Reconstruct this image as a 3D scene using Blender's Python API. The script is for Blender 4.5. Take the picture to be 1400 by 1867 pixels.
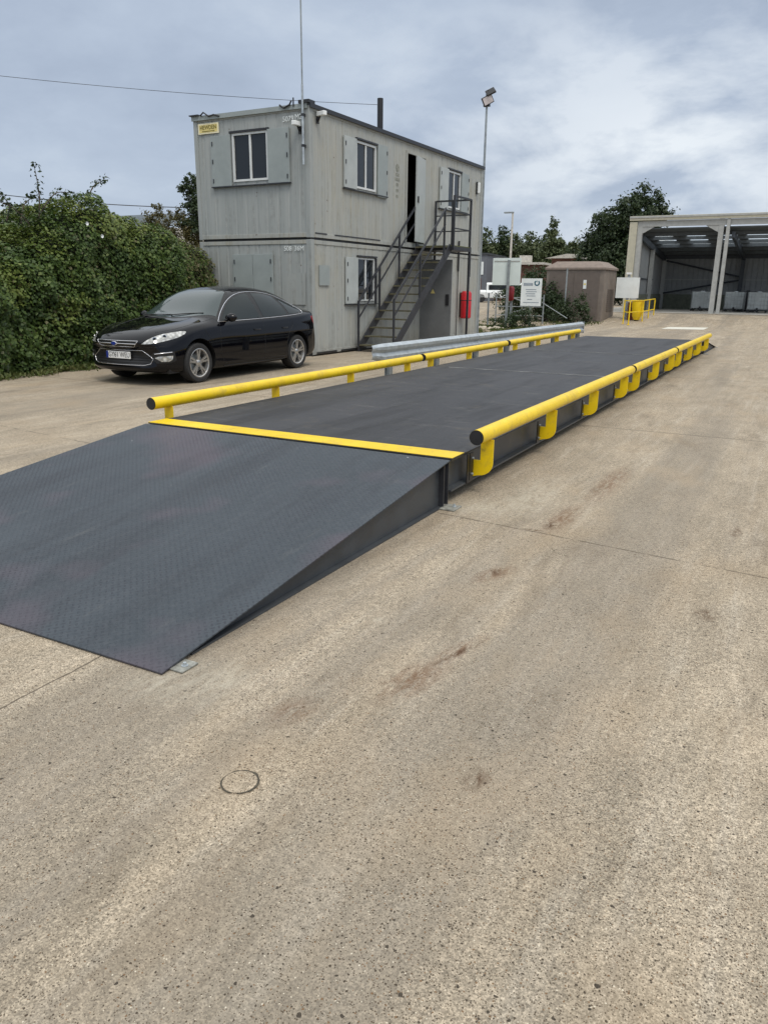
import bpy, bmesh, math, random
import numpy as np
from mathutils import Vector, Matrix, noise as mnoise
from mathutils.bvhtree import BVHTree
R_ = math.radians
random.seed(7); rng = np.random.default_rng(7)
for o in list(bpy.data.objects): bpy.data.objects.remove(o)
S = bpy.context.scene
COL = S.collection

# ------------------------------------------------------------------ camera
cam = bpy.data.cameras.new('camera'); camo = bpy.data.objects.new('camera', cam); COL.objects.link(camo)
S.camera = camo
yaw, pitch, roll = .4882, .2862, .0103
cy_, sy_ = math.cos(yaw), math.sin(yaw)
fwd = Vector((-sy_*math.cos(pitch), cy_*math.cos(pitch), -math.sin(pitch)))
rt = Vector((cy_, sy_, 0)); up = rt.cross(fwd)
r2 = rt*math.cos(roll)+up*math.sin(roll); u2 = -rt*math.sin(roll)+up*math.cos(roll)
M = Matrix((r2, u2, -fwd)).transposed().to_4x4(); M.translation = Vector((2.137, -5.06, 1.552))
camo.matrix_world = M
cam.sensor_fit = 'VERTICAL'; cam.sensor_height = 36.0; cam.lens = 36.0*1392/1867
cam.clip_start = .05; cam.clip_end = 2000

# ------------------------------------------------------------------ world, sun, exposure
SUN_EL, SUN_AZ = R_(58), R_(128)      # azimuth from +Y towards +X (sun behind and right of the camera)
w = bpy.data.worlds.new('World'); S.world = w; w.use_nodes = True
nt = w.node_tree; nt.nodes.clear(); N = nt.nodes; L = nt.links
def wn(t, **k):
    n = N.new(t)
    for a, b in k.items(): setattr(n, a, b)
    return n
out = wn('ShaderNodeOutputWorld'); mixs = wn('ShaderNodeMixShader'); mixs.inputs[0].default_value = .94
bg1 = wn('ShaderNodeBackground'); bg1.inputs[1].default_value = .1
sky = wn('ShaderNodeTexSky', sky_type='NISHITA', sun_disc=False, sun_elevation=SUN_EL, sun_rotation=SUN_AZ)
L.new(sky.outputs[0], bg1.inputs[0])
bg2 = wn('ShaderNodeBackground'); bg2.inputs[1].default_value = 1.0
tc = wn('ShaderNodeTexCoord'); mp = wn('ShaderNodeMapping'); mp.inputs[3].default_value = (1.0, 1.0, 2.3)
mp.inputs[2].default_value = (0, 0, .6)
L.new(tc.outputs['Generated'], mp.inputs[0])
n1 = wn('ShaderNodeTexNoise'); n1.inputs['Scale'].default_value = 2.1; n1.inputs['Detail'].default_value = 9; n1.inputs['Roughness'].default_value = .52; n1.inputs['Distortion'].default_value = .3
n2 = wn('ShaderNodeTexNoise'); n2.inputs['Scale'].default_value = 5.5; n2.inputs['Detail'].default_value = 8; n2.inputs['Roughness'].default_value = .58; n2.inputs['Distortion'].default_value = .15
L.new(mp.outputs[0], n1.inputs['Vector']); L.new(mp.outputs[0], n2.inputs['Vector'])
mm = wn('ShaderNodeMix', data_type='FLOAT'); mm.inputs[0].default_value = .42
L.new(n1.outputs[0], mm.inputs[2]); L.new(n2.outputs[0], mm.inputs[3])
cr = wn('ShaderNodeValToRGB'); e = cr.color_ramp.elements
e[0].position = .34; e[0].color = (.33, .395, .50, 1); e[1].position = .78; e[1].color = (.66, .73, .81, 1)
m = cr.color_ramp.elements.new(.46); m.color = (.395, .465, .58, 1)
m = cr.color_ramp.elements.new(.56); m.color = (.455, .53, .645, 1)
L.new(mm.outputs[0], cr.inputs[0])
# a brighter break in the cloud low over the shed
vd = wn('ShaderNodeVectorMath', operation='DISTANCE'); vd.inputs[1].default_value = (-.12, .975, .18)
msc = wn('ShaderNodeMapping'); msc.inputs[3].default_value = (1, 1, 2.2)
L.new(tc.outputs['Generated'], msc.inputs[0]); vd.inputs[1].default_value = (-.16, .975, .33)
L.new(msc.outputs[0], vd.inputs[0])
mr = wn('ShaderNodeMapRange'); mr.inputs[1].default_value = .02; mr.inputs[2].default_value = .42; mr.inputs[3].default_value = 1; mr.inputs[4].default_value = 0
L.new(vd.outputs[1], mr.inputs[0])
ml = wn('ShaderNodeMath', operation='MULTIPLY'); L.new(mr.outputs[0], ml.inputs[0])
mr2 = wn('ShaderNodeMapRange'); mr2.inputs[1].default_value = .42; mr2.inputs[2].default_value = .62; mr2.inputs[3].default_value = 0; mr2.inputs[4].default_value = 1
L.new(n2.outputs[0], mr2.inputs[0]); L.new(mr2.outputs[0], ml.inputs[1])
mxb = wn('ShaderNodeMix', data_type='RGBA'); mxb.inputs[7].default_value = (.78, .83, .88, 1)
L.new(ml.outputs[0], mxb.inputs[0]); L.new(cr.outputs[0], mxb.inputs[6])
# overcast sky: the zenith is brighter than the horizon
sx = wn('ShaderNodeSeparateXYZ'); L.new(tc.outputs['Generated'], sx.inputs[0])
zr = wn('ShaderNodeMapRange'); zr.inputs[1].default_value = .30; zr.inputs[2].default_value = .9; zr.inputs[3].default_value = 1.0; zr.inputs[4].default_value = 2.3
L.new(sx.outputs[2], zr.inputs[0])
vm = wn('ShaderNodeVectorMath', operation='SCALE'); L.new(mxb.outputs[2], vm.inputs[0]); L.new(zr.outputs[0], vm.inputs[3])
zr2 = wn('ShaderNodeMapRange'); zr2.inputs[1].default_value = .32; zr2.inputs[2].default_value = .62
L.new(sx.outputs[2], zr2.inputs[0]); mz = wn('ShaderNodeMix', data_type='RGBA'); mz.inputs[7].default_value = (1.20, 1.24, 1.27, 1); L.new(zr2.outputs[0], mz.inputs[0]); L.new(vm.outputs[0], mz.inputs[6])
L.new(mz.outputs[2], bg2.inputs[0])
L.new(bg1.outputs[0], mixs.inputs[1]); L.new(bg2.outputs[0], mixs.inputs[2]); L.new(mixs.outputs[0], out.inputs[0])
sun = bpy.data.lights.new('sun', 'SUN'); sun.energy = 1.5; sun.angle = R_(20); sun.color = (1, .93, .84)
suno = bpy.data.objects.new('sun', sun); COL.objects.link(suno)
sd = Vector((math.sin(SUN_AZ)*math.cos(SUN_EL), math.cos(SUN_AZ)*math.cos(SUN_EL), math.sin(SUN_EL)))
suno.rotation_euler = (-sd).to_track_quat('-Z', 'Y').to_euler(); suno.location = (0, -20, 30)
S.view_settings.view_transform = 'Standard'; S.view_settings.look = 'None'; S.view_settings.gamma = 1
S.view_settings.exposure = 0.13

# ------------------------------------------------------------------ materials
class NB:
    def __init__(s, name):
        s.m = bpy.data.materials.new(name); s.m.use_nodes = True; s.t = s.m.node_tree; s.t.nodes.clear()
        s.out = s.n('ShaderNodeOutputMaterial'); s.b = s.n('ShaderNodeBsdfPrincipled'); s.t.links.new(s.b.outputs[0], s.out.inputs[0])
        g = s.n('ShaderNodeNewGeometry'); s.P = g.outputs['Position']; s.isl = g.outputs['Random Per Island']
    def n(s, t, **k):
        x = s.t.nodes.new(t)
        for a, b in k.items(): setattr(x, a, b)
        return x
    def l(s, a, b): s.t.links.new(a, b)
    def put(s, sock, v):
        if hasattr(v, 'is_output') or isinstance(v, bpy.types.NodeSocket): s.l(v, sock)
        else:
            if isinstance(v, tuple) and len(v) == 3 and sock.type == 'RGBA': v = (*v, 1)
            sock.default_value = v
    def noise(s, scale, detail=4, rough=.55, vec=None, stretch=None, dist=0):
        v = vec or s.P
        if stretch:
            mpn = s.n('ShaderNodeMapping'); mpn.inputs[3].default_value = stretch; s.l(v, mpn.inputs[0]); v = mpn.outputs[0]
        x = s.n('ShaderNodeTexNoise'); x.inputs['Scale'].default_value = scale; x.inputs['Detail'].default_value = detail
        x.inputs['Roughness'].default_value = rough; x.inputs['Distortion'].default_value = dist; s.l(v, x.inputs['Vector']); return x.outputs[0]
    def voro(s, scale, vec=None):
        x = s.n('ShaderNodeTexVoronoi'); x.inputs['Scale'].default_value = scale; s.l(vec or s.P, x.inputs['Vector']); return x.outputs[0], x.outputs[1]
    def math(s, op, a, b=0., c=None, clamp=False):
        x = s.n('ShaderNodeMath', operation=op, use_clamp=clamp); s.put(x.inputs[0], a); s.put(x.inputs[1], b)
        if c is not None: s.put(x.inputs[2], c)
        return x.outputs[0]
    def rng(s, v, a, b, c=0., d=1., smooth=False):
        x = s.n('ShaderNodeMapRange'); x.interpolation_type = 'SMOOTHSTEP' if smooth else 'LINEAR'
        s.put(x.inputs[0], v)
        for i, k in enumerate((a, b, c, d)): x.inputs[i+1].default_value = k
        return x.outputs[0]
    def mix(s, f, a, b):
        x = s.n('ShaderNodeMix', data_type='RGBA'); s.put(x.inputs[0], f); s.put(x.inputs[6], a); s.put(x.inputs[7], b); return x.outputs[2]
    def sep(s, v=None):
        x = s.n('ShaderNodeSeparateXYZ'); s.l(v or s.P, x.inputs[0]); return x.outputs
    def bump(s, h, strength=.3, dist=.01):
        x = s.n('ShaderNodeBump'); x.inputs['Strength'].default_value = strength; x.inputs['Distance'].default_value = dist; s.l(h, x.inputs['Height']); s.l(x.outputs[0], s.b.inputs['Normal'])
    def fin(s, col=None, rough=None, metal=None, **k):
        if col is not None: s.put(s.b.inputs['Base Color'], col)
        if rough is not None: s.put(s.b.inputs['Roughness'], rough)
        if metal is not None: s.put(s.b.inputs['Metallic'], metal)
        for a, b in k.items(): s.put(s.b.inputs[a.replace('_', ' ')], b)
        return s.m
def simple(name, col, rough=.6, metal=0., var=.18, scale=6., fine=0.12, bump=0., spec=None):
    q = NB(name); a = q.noise(scale, 5, .6); c2 = tuple(c*(1-var*1.6) for c in col); c1 = tuple(min(1, c*(1+var)) for c in col)
    f = q.noise(90, 3, .7)
    k = q.math('ADD', q.math('MULTIPLY', a, 1-fine), q.math('MULTIPLY', f, fine))
    if bump: q.bump(f, bump, .003)
    m = q.fin(q.mix(q.rng(k, .3, .7), c2, c1), q.rng(a, .3, .7, max(rough-.08, .02), min(1, rough+.08)), metal)
    if spec is not None: q.b.inputs['Specular IOR Level'].default_value = spec
    return m
MT = {}
def ground_mat():
    q = NB('concrete'); x, y, z = q.sep()
    big = q.noise(.55, 5, .6, stretch=(1, .35, 1)); med = q.noise(3.0, 8, .68, stretch=(1, .45, 1), dist=.3); fine = q.noise(38, 6, .8); str_ = q.noise(9, 7, .7, stretch=(1, .07, 1))
    c = q.mix(q.rng(big, .3, .7), (.305, .254, .186), (.408, .342, .255))
    c = q.mix(q.rng(med, .38, .66, 0, .7), c, (.228, .194, .145))
    c = q.mix(q.rng(str_, .50, .70, 0, .5), c, (.45, .40, .325))
    c = q.mix(q.rng(q.noise(26, 6, .7, stretch=(1, .10, 1)), .52, .70, 0, .45), c, (.21, .18, .135))
    grit = q.noise(150, 3, .85); gv, gc = q.voro(230); gs = q.sep(gc)
    k_ = q.math('MULTIPLY', q.math('MULTIPLY', q.rng(fine, .3, .7, .60, 1.42), q.rng(grit, .3, .7, .62, 1.42)), q.rng(gs[0], 0, 1, .62, 1.40))
    vs_ = q.n('ShaderNodeVectorMath', operation='SCALE'); q.l(c, vs_.inputs[0]); q.l(k_, vs_.inputs[3]); c = vs_.outputs[0]
    # tyre worn darker bands running along the yard
    tr = q.noise(1.15, 3, .5, stretch=(1, .06, 1)); c = q.mix(q.rng(tr, .48, .60, 0, .5), c, (.20, .175, .14))
    t2 = q.noise(4.5, 5, .6, stretch=(1, .035, 1)); c = q.mix(q.rng(t2, .54, .68, 0, .22), c, (.165, .14, .11))
    yel = q.noise(1.6, 4, .6, stretch=(1, .5, 1)); c = q.mix(q.rng(yel, .50, .72, 0, .34), c, (.37, .275, .17))
    ol = q.noise(2.6, 6, .7, stretch=(1, .25, 1), dist=.5); c = q.mix(q.rng(ol, .55, .68, 0, .5), c, (.17, .135, .095))
    # aggregate: dark, brown and pale stones exposed in the worn surface
    worn = q.rng(q.noise(.8, 4, .6), .32, .6, .25, 1.)
    h = None
    for sc, th, keep, col in ((190, .46, .62, (.075, .055, .035)), (100, .36, .36, (.05, .038, .026)), (120, .36, .26, (.17, .10, .05)), (150, .34, .10, (.62, .56, .44)), (46, .28, .16, (.04, .032, .024)), (26, .15, .05, (.035, .028, .02))):
        wv = q.n('ShaderNodeVectorMath', operation='ADD'); q.l(q.P, wv.inputs[0])
        nz = q.n('ShaderNodeTexNoise'); nz.inputs['Scale'].default_value = sc*1.6; q.l(q.P, nz.inputs['Vector'])
        scn = q.n('ShaderNodeVectorMath', operation='SCALE'); q.l(nz.outputs[1], scn.inputs[0]); scn.inputs[3].default_value = .55/sc; q.l(scn.outputs[0], wv.inputs[1])
        d, rc = q.voro(sc, wv.outputs[0]); rr = q.sep(rc)
        th2 = q.math('MULTIPLY', q.rng(rr[1], 0, 1, .25, 1.0), th)
        mk = q.math('MULTIPLY', q.math('LESS_THAN', d, th2), q.math('LESS_THAN', rr[0], q.math('MULTIPLY', worn, keep)))
        c = q.mix(q.math('MULTIPLY', mk, .9), c, col)
    # rust and oil stains
    def blob(px, py, rx, ry, ang=0.):
        mpn = q.n('ShaderNodeMapping'); mpn.vector_type = 'TEXTURE'; mpn.inputs[1].default_value = (px, py, 0); mpn.inputs[2].default_value = (0, 0, ang); mpn.inputs[3].default_value = (rx, ry, 1e3)
        q.l(q.P, mpn.inputs[0]); ln = q.n('ShaderNodeVectorMath', operation='LENGTH'); q.l(mpn.outputs[0], ln.inputs[0]); return q.rng(ln.outputs[1], .15, 1, 1, 0)
    sn = q.noise(13, 8, .78, stretch=(1.6, .5, 1), dist=.9)
    def stain(blobs, col, lo, hi, amt):
        nonlocal c
        acc = None
        for b in blobs:
            v = blob(*b); acc = v if acc is None else q.math('MAXIMUM', acc, v)
        k = q.math('MULTIPLY', acc, q.rng(sn, lo, hi), clamp=True); c = q.mix(q.math('MULTIPLY', k, amt), c, col)
    stain([(.83, .1, .12, .5), (.9, 1.3, .14, .9), (.79, -1.18, .09, .22, -.3), (.98, -2.2, .06, .3, -.25), (.62, -2.95, .1, .16, -.3), (.92, -2.5, .12, .3, -.25)], (.135, .068, .032), .40, .56, .72)
    stain([(.81, -.12, .07, .12), (.73, -.28, .09, .03, .2), (.79, -1.16, .04, .07), (.99, -2.2, .025, .2, -.3), (1.93, .36, .05, .16), (1.91, -1.2, .07, .1), (1.4, -3.0, .05, .09)], (.07, .035, .016), .40, .55, .95)
    stain([(.2, .08, .4, .3), (.1, -3.0, .3, .2, .5), (.22, -2.9, .2, .28, .6), (.45, .5, .3, .9), (.52, -2.05, .06, .05)], (.50, .46, .37), .38, .62, .5)
    # concrete bay joints
    wob = q.math('MULTIPLY', q.math('SUBTRACT', q.noise(4, 4, .6), .5), .03)
    j1 = q.math('ABSOLUTE', q.math('ADD', q.math('ADD', x, .352), wob)); j1 = q.math('MULTIPLY', q.math('LESS_THAN', j1, .0045), q.math('LESS_THAN', y, -2.6))
    ln = q.math('ADD', q.math('ADD', y, .222), q.math('MULTIPLY', x, .123)); md = q.math('ABSOLUTE', q.math('ADD', ln, wob))
    j2 = q.math('MULTIPLY', q.math('LESS_THAN', md, .007), q.rng(q.noise(5, 3, .6), .40, .52))
    j3 = q.math('LESS_THAN', q.math('ABSOLUTE', q.math('SUBTRACT', q.math('MODULO', q.math('ADD', y, 200.3), 6.1), 3.0)), .02)
    j3 = q.math('MULTIPLY', j3, q.math('GREATER_THAN', y, 1.2))
    j4 = q.math('MULTIPLY', q.math('LESS_THAN', q.math('ABSOLUTE', q.math('SUBTRACT', q.math('MODULO', q.math('ADD', x, 104.35), 4.6), 2.0)), .012), q.math('GREATER_THAN', y, 3))
    jj = q.math('MAXIMUM', q.math('MAXIMUM', j1, j2), q.math('MULTIPLY', q.math('MAXIMUM', j3, j4), .55))
    c = q.mix(q.math('MULTIPLY', jj, .8), c, (.07, .055, .04))
    hb = q.math('ADD', q.math('MULTIPLY', fine, .6), q.math('MULTIPLY', grit, .4)); q.bump(hb, .35, .006)
    q.b.inputs['Specular IOR Level'].default_value = .25
    return q.fin(c, q.rng(med, .3, .7, .78, .95))
def tread_mat():
    q = NB('tread_plate'); x, y, z = q.sep(); p = 1/.030
    u = q.math('MULTIPLY', q.math('ADD', x, y), p*.7071); v = q.math('MULTIPLY', q.math('SUBTRACT', x, y), p*.7071)
    fu = q.math('SUBTRACT', q.math('FRACT', q.math('ADD', u, 400.)), .5); fv = q.math('SUBTRACT', q.math('FRACT', q.math('ADD', v, 400.)), .5)
    par = q.math('MODULO', q.math('ADD', q.math('FLOOR', q.math('ADD', u, 400.)), q.math('FLOOR', q.math('ADD', v, 400.))), 2.)
    def loz(a, b): return q.math('SUBTRACT', 1., q.math('ADD', q.math('POWER', q.math('MULTIPLY', a, 2.25), 2.), q.math('POWER', q.math('MULTIPLY', b, 6.5), 2.)), clamp=True)
    h = q.math('ADD', q.math('MULTIPLY', loz(fu, fv), par), q.math('MULTIPLY', loz(fv, fu), q.math('SUBTRACT', 1., par)))
    h2 = q.math('POWER', h, .5)
    big = q.noise(1.3, 5, .6, stretch=(1, .6, 1)); fi = q.noise(30, 4, .7); sc = q.noise(14, 6, .75, stretch=(1, .3, 1))
    c = q.mix(q.rng(big, .35, .68), (.032, .041, .050), (.056, .068, .080))
    ln_ = q.noise(4, 6, .65, stretch=(1, .09, 1)); c = q.mix(q.rng(ln_, .47, .64, 0, .7), c, (.026, .031, .038)); c = q.mix(q.rng(q.noise(9, 6, .7, stretch=(1, .12, 1)), .60, .75, 0, .35), c, (.13, .13, .125))
    pur = q.rng(q.noise(1.1, 3, .5), .50, .62); c = q.mix(q.math('MULTIPLY', pur, .7), c, (.082, .066, .082))
    c = q.mix(q.math('MULTIPLY', q.rng(fi, .4, .7), .22), c, (.105, .112, .122))
    c = q.mix(q.math('MULTIPLY', h2, q.rng(q.noise(1.7, 5, .7, stretch=(1, .4, 1)), .42, .66, .02, .85)), c, (.024, .022, .032))
    d, rc = q.voro(5.5); rr = q.sep(rc); sp = q.math('MULTIPLY', q.math('LESS_THAN', d, .05), q.math('LESS_THAN', rr[0], .3)); c = q.mix(q.math('MULTIPLY', sp, q.rng(fi, .4, .6, .1, .9)), c, (.5, .5, .5))
    c = q.mix(q.rng(sc, .62, .8, 0, .3), c, (.17, .17, .17))
    q.bump(h2, .9, .0022)
    return q.fin(c, q.rng(big, .3, .7, .42, .62), 0., Specular_IOR_Level=.30)
def deck_mat():
    q = NB('deck_plate'); x, y, z = q.sep()
    big = q.noise(1.0, 5, .6, stretch=(1, .5, 1)); fi = q.noise(45, 4, .7); sc = q.noise(10, 6, .75, stretch=(.25, 1.3, 1), dist=.5)
    c = q.mix(q.rng(big, .35, .65), (.024, .025, .028), (.046, .047, .052)); c = q.mix(q.math('MULTIPLY', q.rng(fi, .35, .7), .25), c, (.10, .10, .105))
    c = q.mix(q.rng(sc, .60, .78, 0, .5), c, (.16, .155, .15))
    ln_ = q.noise(3.2, 7, .7, stretch=(1, .12, 1), dist=.4); c = q.mix(q.rng(ln_, .48, .64, 0, .65), c, (.016, .016, .018)); c = q.mix(q.rng(q.noise(5, 8, .78, stretch=(.35, 1.4, 1), dist=.4), .56, .70, 0, .55), c, (.135, .13, .12)); c = q.mix(q.rng(q.noise(2.2, 6, .7), .58, .70, 0, .5), c, (.088, .078, .064))
    q.bump(fi, .12, .002)
    return q.fin(c, q.rng(big, .3, .7, .50, .68), 0., Specular_IOR_Level=.25)
def cabin_mat(name, side):
    q = NB(name); x, y, z = q.sep()
    st = q.noise(5.5, 5, .65, stretch=(1, 1, .05)); st2 = q.noise(17, 4, .6, stretch=(1, 1, .035)); bl = q.noise(1.1, 4, .6); bl2 = q.noise(6, 5, .7)
    a, b = ((.345, .362, .35), (.305, .325, .315)) if not side else ((.372, .380, .352), (.318, .334, .318))
    c = q.mix(q.rng(st, .35, .65), b, a)
    c = q.mix(q.rng(bl, .45, .68, 0, .5), c, (.285, .31, .305) if not side else (.37, .36, .31))
    gy = q.math('MULTIPLY', q.rng(st2, .48, .68), q.rng(bl, .38, .62)); c = q.mix(q.math('MULTIPLY', gy, .5 if side else .16), c, (.33, .295, .19) if side else (.20, .20, .165))
    tp = q.math('MULTIPLY', q.rng(st2, .50, .60), q.rng(bl2, .42, .60)); c = q.mix(q.math('MULTIPLY', tp, .32), c, (.13, .125, .105))
    wt = q.math('MULTIPLY', q.rng(st, .56, .70), q.rng(bl2, .38, .6)); c = q.mix(q.math('MULTIPLY', wt, .35), c, (.40, .41, .38))
    d, rc = q.voro(4.2); rr = q.sep(rc); sp = q.math('MULTIPLY', q.math('LESS_THAN', d, q.rng(q.noise(40, 3, .7), .3, .7, .0, .14)), q.math('LESS_THAN', rr[0], .4)); c = q.mix(q.math('MULTIPLY', sp, .8), c, (.10, .06, .04))
    bs = q.rng(z, 0, .35, .55, 0); c = q.mix(q.math('MULTIPLY', bs, q.rng(bl2, .35, .6)), c, (.13, .12, .10))
    q.bump(bl2, .25, .01)
    return q.fin(c, .58, 0.)
MT['concrete'] = ground_mat(); MT['tread'] = tread_mat(); MT['deck'] = deck_mat()
MT['cab_end'] = cabin_mat('cabin_paint_end', False); MT['cab_side'] = cabin_mat('cabin_paint_side', True)
MT['shutter'] = simple('shutter_paint', (.29, .325, .32), .5, var=.08, scale=3)
MT['shutter_pale'] = simple('shutter_pale_paint', (.40, .43, .42), .5, var=.08, scale=3)
MT['jstrip'] = simple('scuffed_steel_strip', (.20, .20, .19), .6, var=.6, scale=4)
MT['dusty'] = simple('dusty_zinc_plate', (.30, .30, .265), .6, .15, var=.4, scale=25)
MT['dsteel'] = simple('dark_grey_steel', (.050, .056, .062), .45, var=.2, scale=5)
MT['black'] = simple('black_paint', (.018, .018, .020), .4, var=.2)
MT['bsteel'] = simple('black_painted_steel', (.030, .032, .038), .45, var=.25, scale=4)
MT['rubber'] = simple('rubber', (.02, .02, .02), .75, var=.2, bump=.3)
def yellow_mat():
    q = NB('yellow_paint'); n = q.noise(3, 5, .6); f = q.noise(22, 5, .75); c = q.mix(q.rng(n, .35, .7), (.76, .52, .004), (.88, .62, .006))
    c = q.mix(q.rng(f, .58, .72, 0, .6), c, (.42, .27, .03)); c = q.mix(q.rng(q.noise(5, 6, .75), .52, .70, 0, .45), c, (.34, .24, .07)); c = q.mix(q.rng(q.noise(18, 6, .8, stretch=(1, .25, 1)), .60, .70, 0, .5), c, (.10, .08, .05)); c = q.mix(q.rng(q.noise(60, 3, .8), .68, .76, 0, .7), c, (.12, .08, .03))
    return q.fin(c, q.rng(f, .3, .7, .3, .45))
MT['yellow'] = yellow_mat()
MT['galv'] = simple('galvanised_steel', (.46, .50, .52), .42, .55, var=.16, scale=9)
MT['galv_dull'] = simple('dull_galvanised_steel', (.30, .33, .34), .5, .4, var=.2, scale=6)
MT['white'] = simple('white_plastic', (.78, .80, .79), .4, var=.05)
MT['wframe'] = simple('white_window_frame', (.66, .68, .67), .4, var=.08)
MT['red'] = simple('red_plastic', (.52, .012, .02), .4, var=.15)
MT['dkint'] = simple('dark_interior', (.03, .03, .032), .8)
MT['timber'] = simple('worn_timber_tread', (.115, .105, .06), .8, var=.35, scale=12)
MT['olive'] = simple('worn_steel_tread', (.11, .11, .08), .7, var=.35, scale=12)
MT['lamp'] = simple('pale_lamp_glass', (.62, .56, .55), .25)
MT['cream'] = simple('cream_cladding', (.50, .47, .36), .5, var=.08)
MT['shedgrey'] = simple('shed_steel_paint', (.40, .405, .385), .5, var=.1)
MT['shedwall'] = simple('shed_wall_cladding', (.30, .31, .31), .6, var=.1)
MT['shedkick'] = simple('concrete_kick_wall', (.16, .17, .13), .85, var=.25)
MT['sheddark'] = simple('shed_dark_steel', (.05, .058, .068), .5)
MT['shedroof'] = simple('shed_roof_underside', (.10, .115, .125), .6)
MT['grp'] = simple('brown_kiosk_shell', (.185, .155, .130), .7, var=.14, scale=3)
MT['grpd'] = simple('brown_kiosk_door', (.130, .106, .090), .65, var=.1)
MT['grproof'] = simple('brown_kiosk_roof', (.23, .185, .155), .8, var=.15)
MT['signwhite'] = simple('white_sign_face', (.74, .78, .77), .45, var=.05, scale=4)
MT['signback'] = simple('white_sign_back', (.66, .73, .70), .45, var=.04, scale=3)
MT['ink'] = simple('dark_ink', (.05, .06, .07), .6); MT['inkgrey'] = simple('grey_ink', (.30, .34, .38), .6); MT['teal'] = simple('teal_ink', (.01, .10, .15), .5)
MT['signyellow'] = simple('faded_yellow_sign', (.70, .58, .22), .5, var=.1); MT['signcream'] = simple('cream_sign_edge', (.80, .74, .52), .5)
MT['olivelet'] = simple('olive_lettering', (.13, .11, .01), .6)
MT['brick'] = simple('red_brick', (.17, .085, .065), .85, var=.25, scale=2); MT['greybld'] = simple('grey_cladding', (.13, .14, .16), .7, var=.1); MT['lightroof'] = simple('pale_fascia', (.55, .52, .46), .6)
MT['bark'] = simple('bark', (.09, .07, .05), .9, var=.3, scale=8)
def translucent():
    q = NB('rooflight_sheet'); t = q.n('ShaderNodeBsdfTranslucent'); t.inputs[0].default_value = (.75, .80, .82, 1); d = q.n('ShaderNodeBsdfTransparent'); d.inputs[0].default_value = (.8, .85, .9, 1)
    mx = q.n('ShaderNodeMixShader'); mx.inputs[0].default_value = .6; q.l(t.outputs[0], mx.inputs[1]); q.l(d.outputs[0], mx.inputs[2]); q.l(mx.outputs[0], q.out.inputs[0]); return q.m
MT['rooflight'] = translucent()
def leafmat(name, cols, sub=.25):
    q = NB(name); cr = q.n('ShaderNodeValToRGB'); cr.color_ramp.interpolation = 'LINEAR'; el = cr.color_ramp.elements
    for i, c in enumerate(cols):
        p = i/(len(cols)-1)
        if i == 0: el[0].position = 0; el[0].color = (*c, 1)
        elif i == len(cols)-1: el[-1].position = 1; el[-1].color = (*c, 1)
        else: ee = el.new(p); ee.color = (*c, 1)
    cl = q.noise(1.4, 3, .6); f = q.math('ADD', q.math('MULTIPLY', q.isl, .55), q.rng(cl, .3, .7, 0, .45)); q.l(f, cr.inputs[0])
    q.fin(cr.outputs[0], .5); q.b.inputs['Specular IOR Level'].default_value = .35
    t = q.n('ShaderNodeBsdfTranslucent'); q.l(cr.outputs[0], t.inputs[0]); mx = q.n('ShaderNodeMixShader'); mx.inputs[0].default_value = sub
    q.l(q.b.outputs[0], mx.inputs[1]); q.l(t.outputs[0], mx.inputs[2]); q.l(mx.outputs[0], q.out.inputs[0]); return q.m
MT['ivy'] = leafmat('ivy_leaves', [(.028, .050, .015), (.050, .088, .020), (.085, .135, .030), (.16, .20, .05)])
MT['ivylight'] = leafmat('pale_ivy_leaves', [(.05, .085, .018), (.10, .15, .03), (.16, .20, .045), (.24, .27, .09)])
MT['ivydry'] = leafmat('dry_ivy_leaves', [(.04, .05, .022), (.08, .09, .035), (.13, .12, .055), (.20, .18, .09)])
MT['leaf'] = leafmat('tree_leaves', [(.022, .040, .016), (.038, .062, .022), (.06, .095, .03)])
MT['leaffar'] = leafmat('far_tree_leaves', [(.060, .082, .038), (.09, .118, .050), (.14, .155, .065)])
MT['leafdk'] = leafmat('dark_tree_leaves', [(.020, .034, .016), (.036, .058, .023), (.062, .090, .032)])
MT['leafbr'] = leafmat('autumn_leaves', [(.05, .05, .018), (.09, .085, .025), (.13, .10, .04)])
MT['grass'] = leafmat('grass_blades', [(.05, .075, .02), (.10, .13, .035), (.18, .17, .07)])
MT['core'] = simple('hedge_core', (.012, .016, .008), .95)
MT['stone'] = simple('pale_rubble', (.45, .40, .32), .9, var=.25)
def glass(name, c=(.018, .022, .026), r=.04, ior=1.5):
    q = NB(name); n = q.noise(2.5, 3, .5); q.bump(n, .02, .02); m = q.fin(c, r, 0.); q.b.inputs['IOR'].default_value = ior; return m
MT['glass'] = glass('window_glass'); MT['carglass'] = glass('car_glass', (.006, .012, .013), .02, 1.36); MT['screen'] = glass('windscreen_glass', (.035, .05, .05), .05, 1.6)
def carpaint():
    q = NB('black_car_paint'); n = q.noise(1.5, 3, .5); q.fin(q.mix(n, (.002, .002, .003), (.004, .004, .006)), .5); q.b.inputs['Specular IOR Level'].default_value = .0; q.b.inputs['Coat Weight'].default_value = 1.; q.b.inputs['Coat IOR'].default_value = 1.40; q.b.inputs['Coat Roughness'].default_value = .02; return q.m
MT['paint'] = carpaint(); MT['carblack'] = simple('black_trim', (.008, .008, .008), .5); MT['chrome'] = simple('chrome', (.72, .72, .74), .15, 1., var=.05)
MT['alloy'] = simple('alloy_wheel', (.50, .49, .47), .3, .8, var=.12); MT['plate'] = simple('number_plate_white', (.80, .80, .78), .4, var=.03); MT['blue'] = simple('blue_band', (.01, .03, .22), .4)
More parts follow.
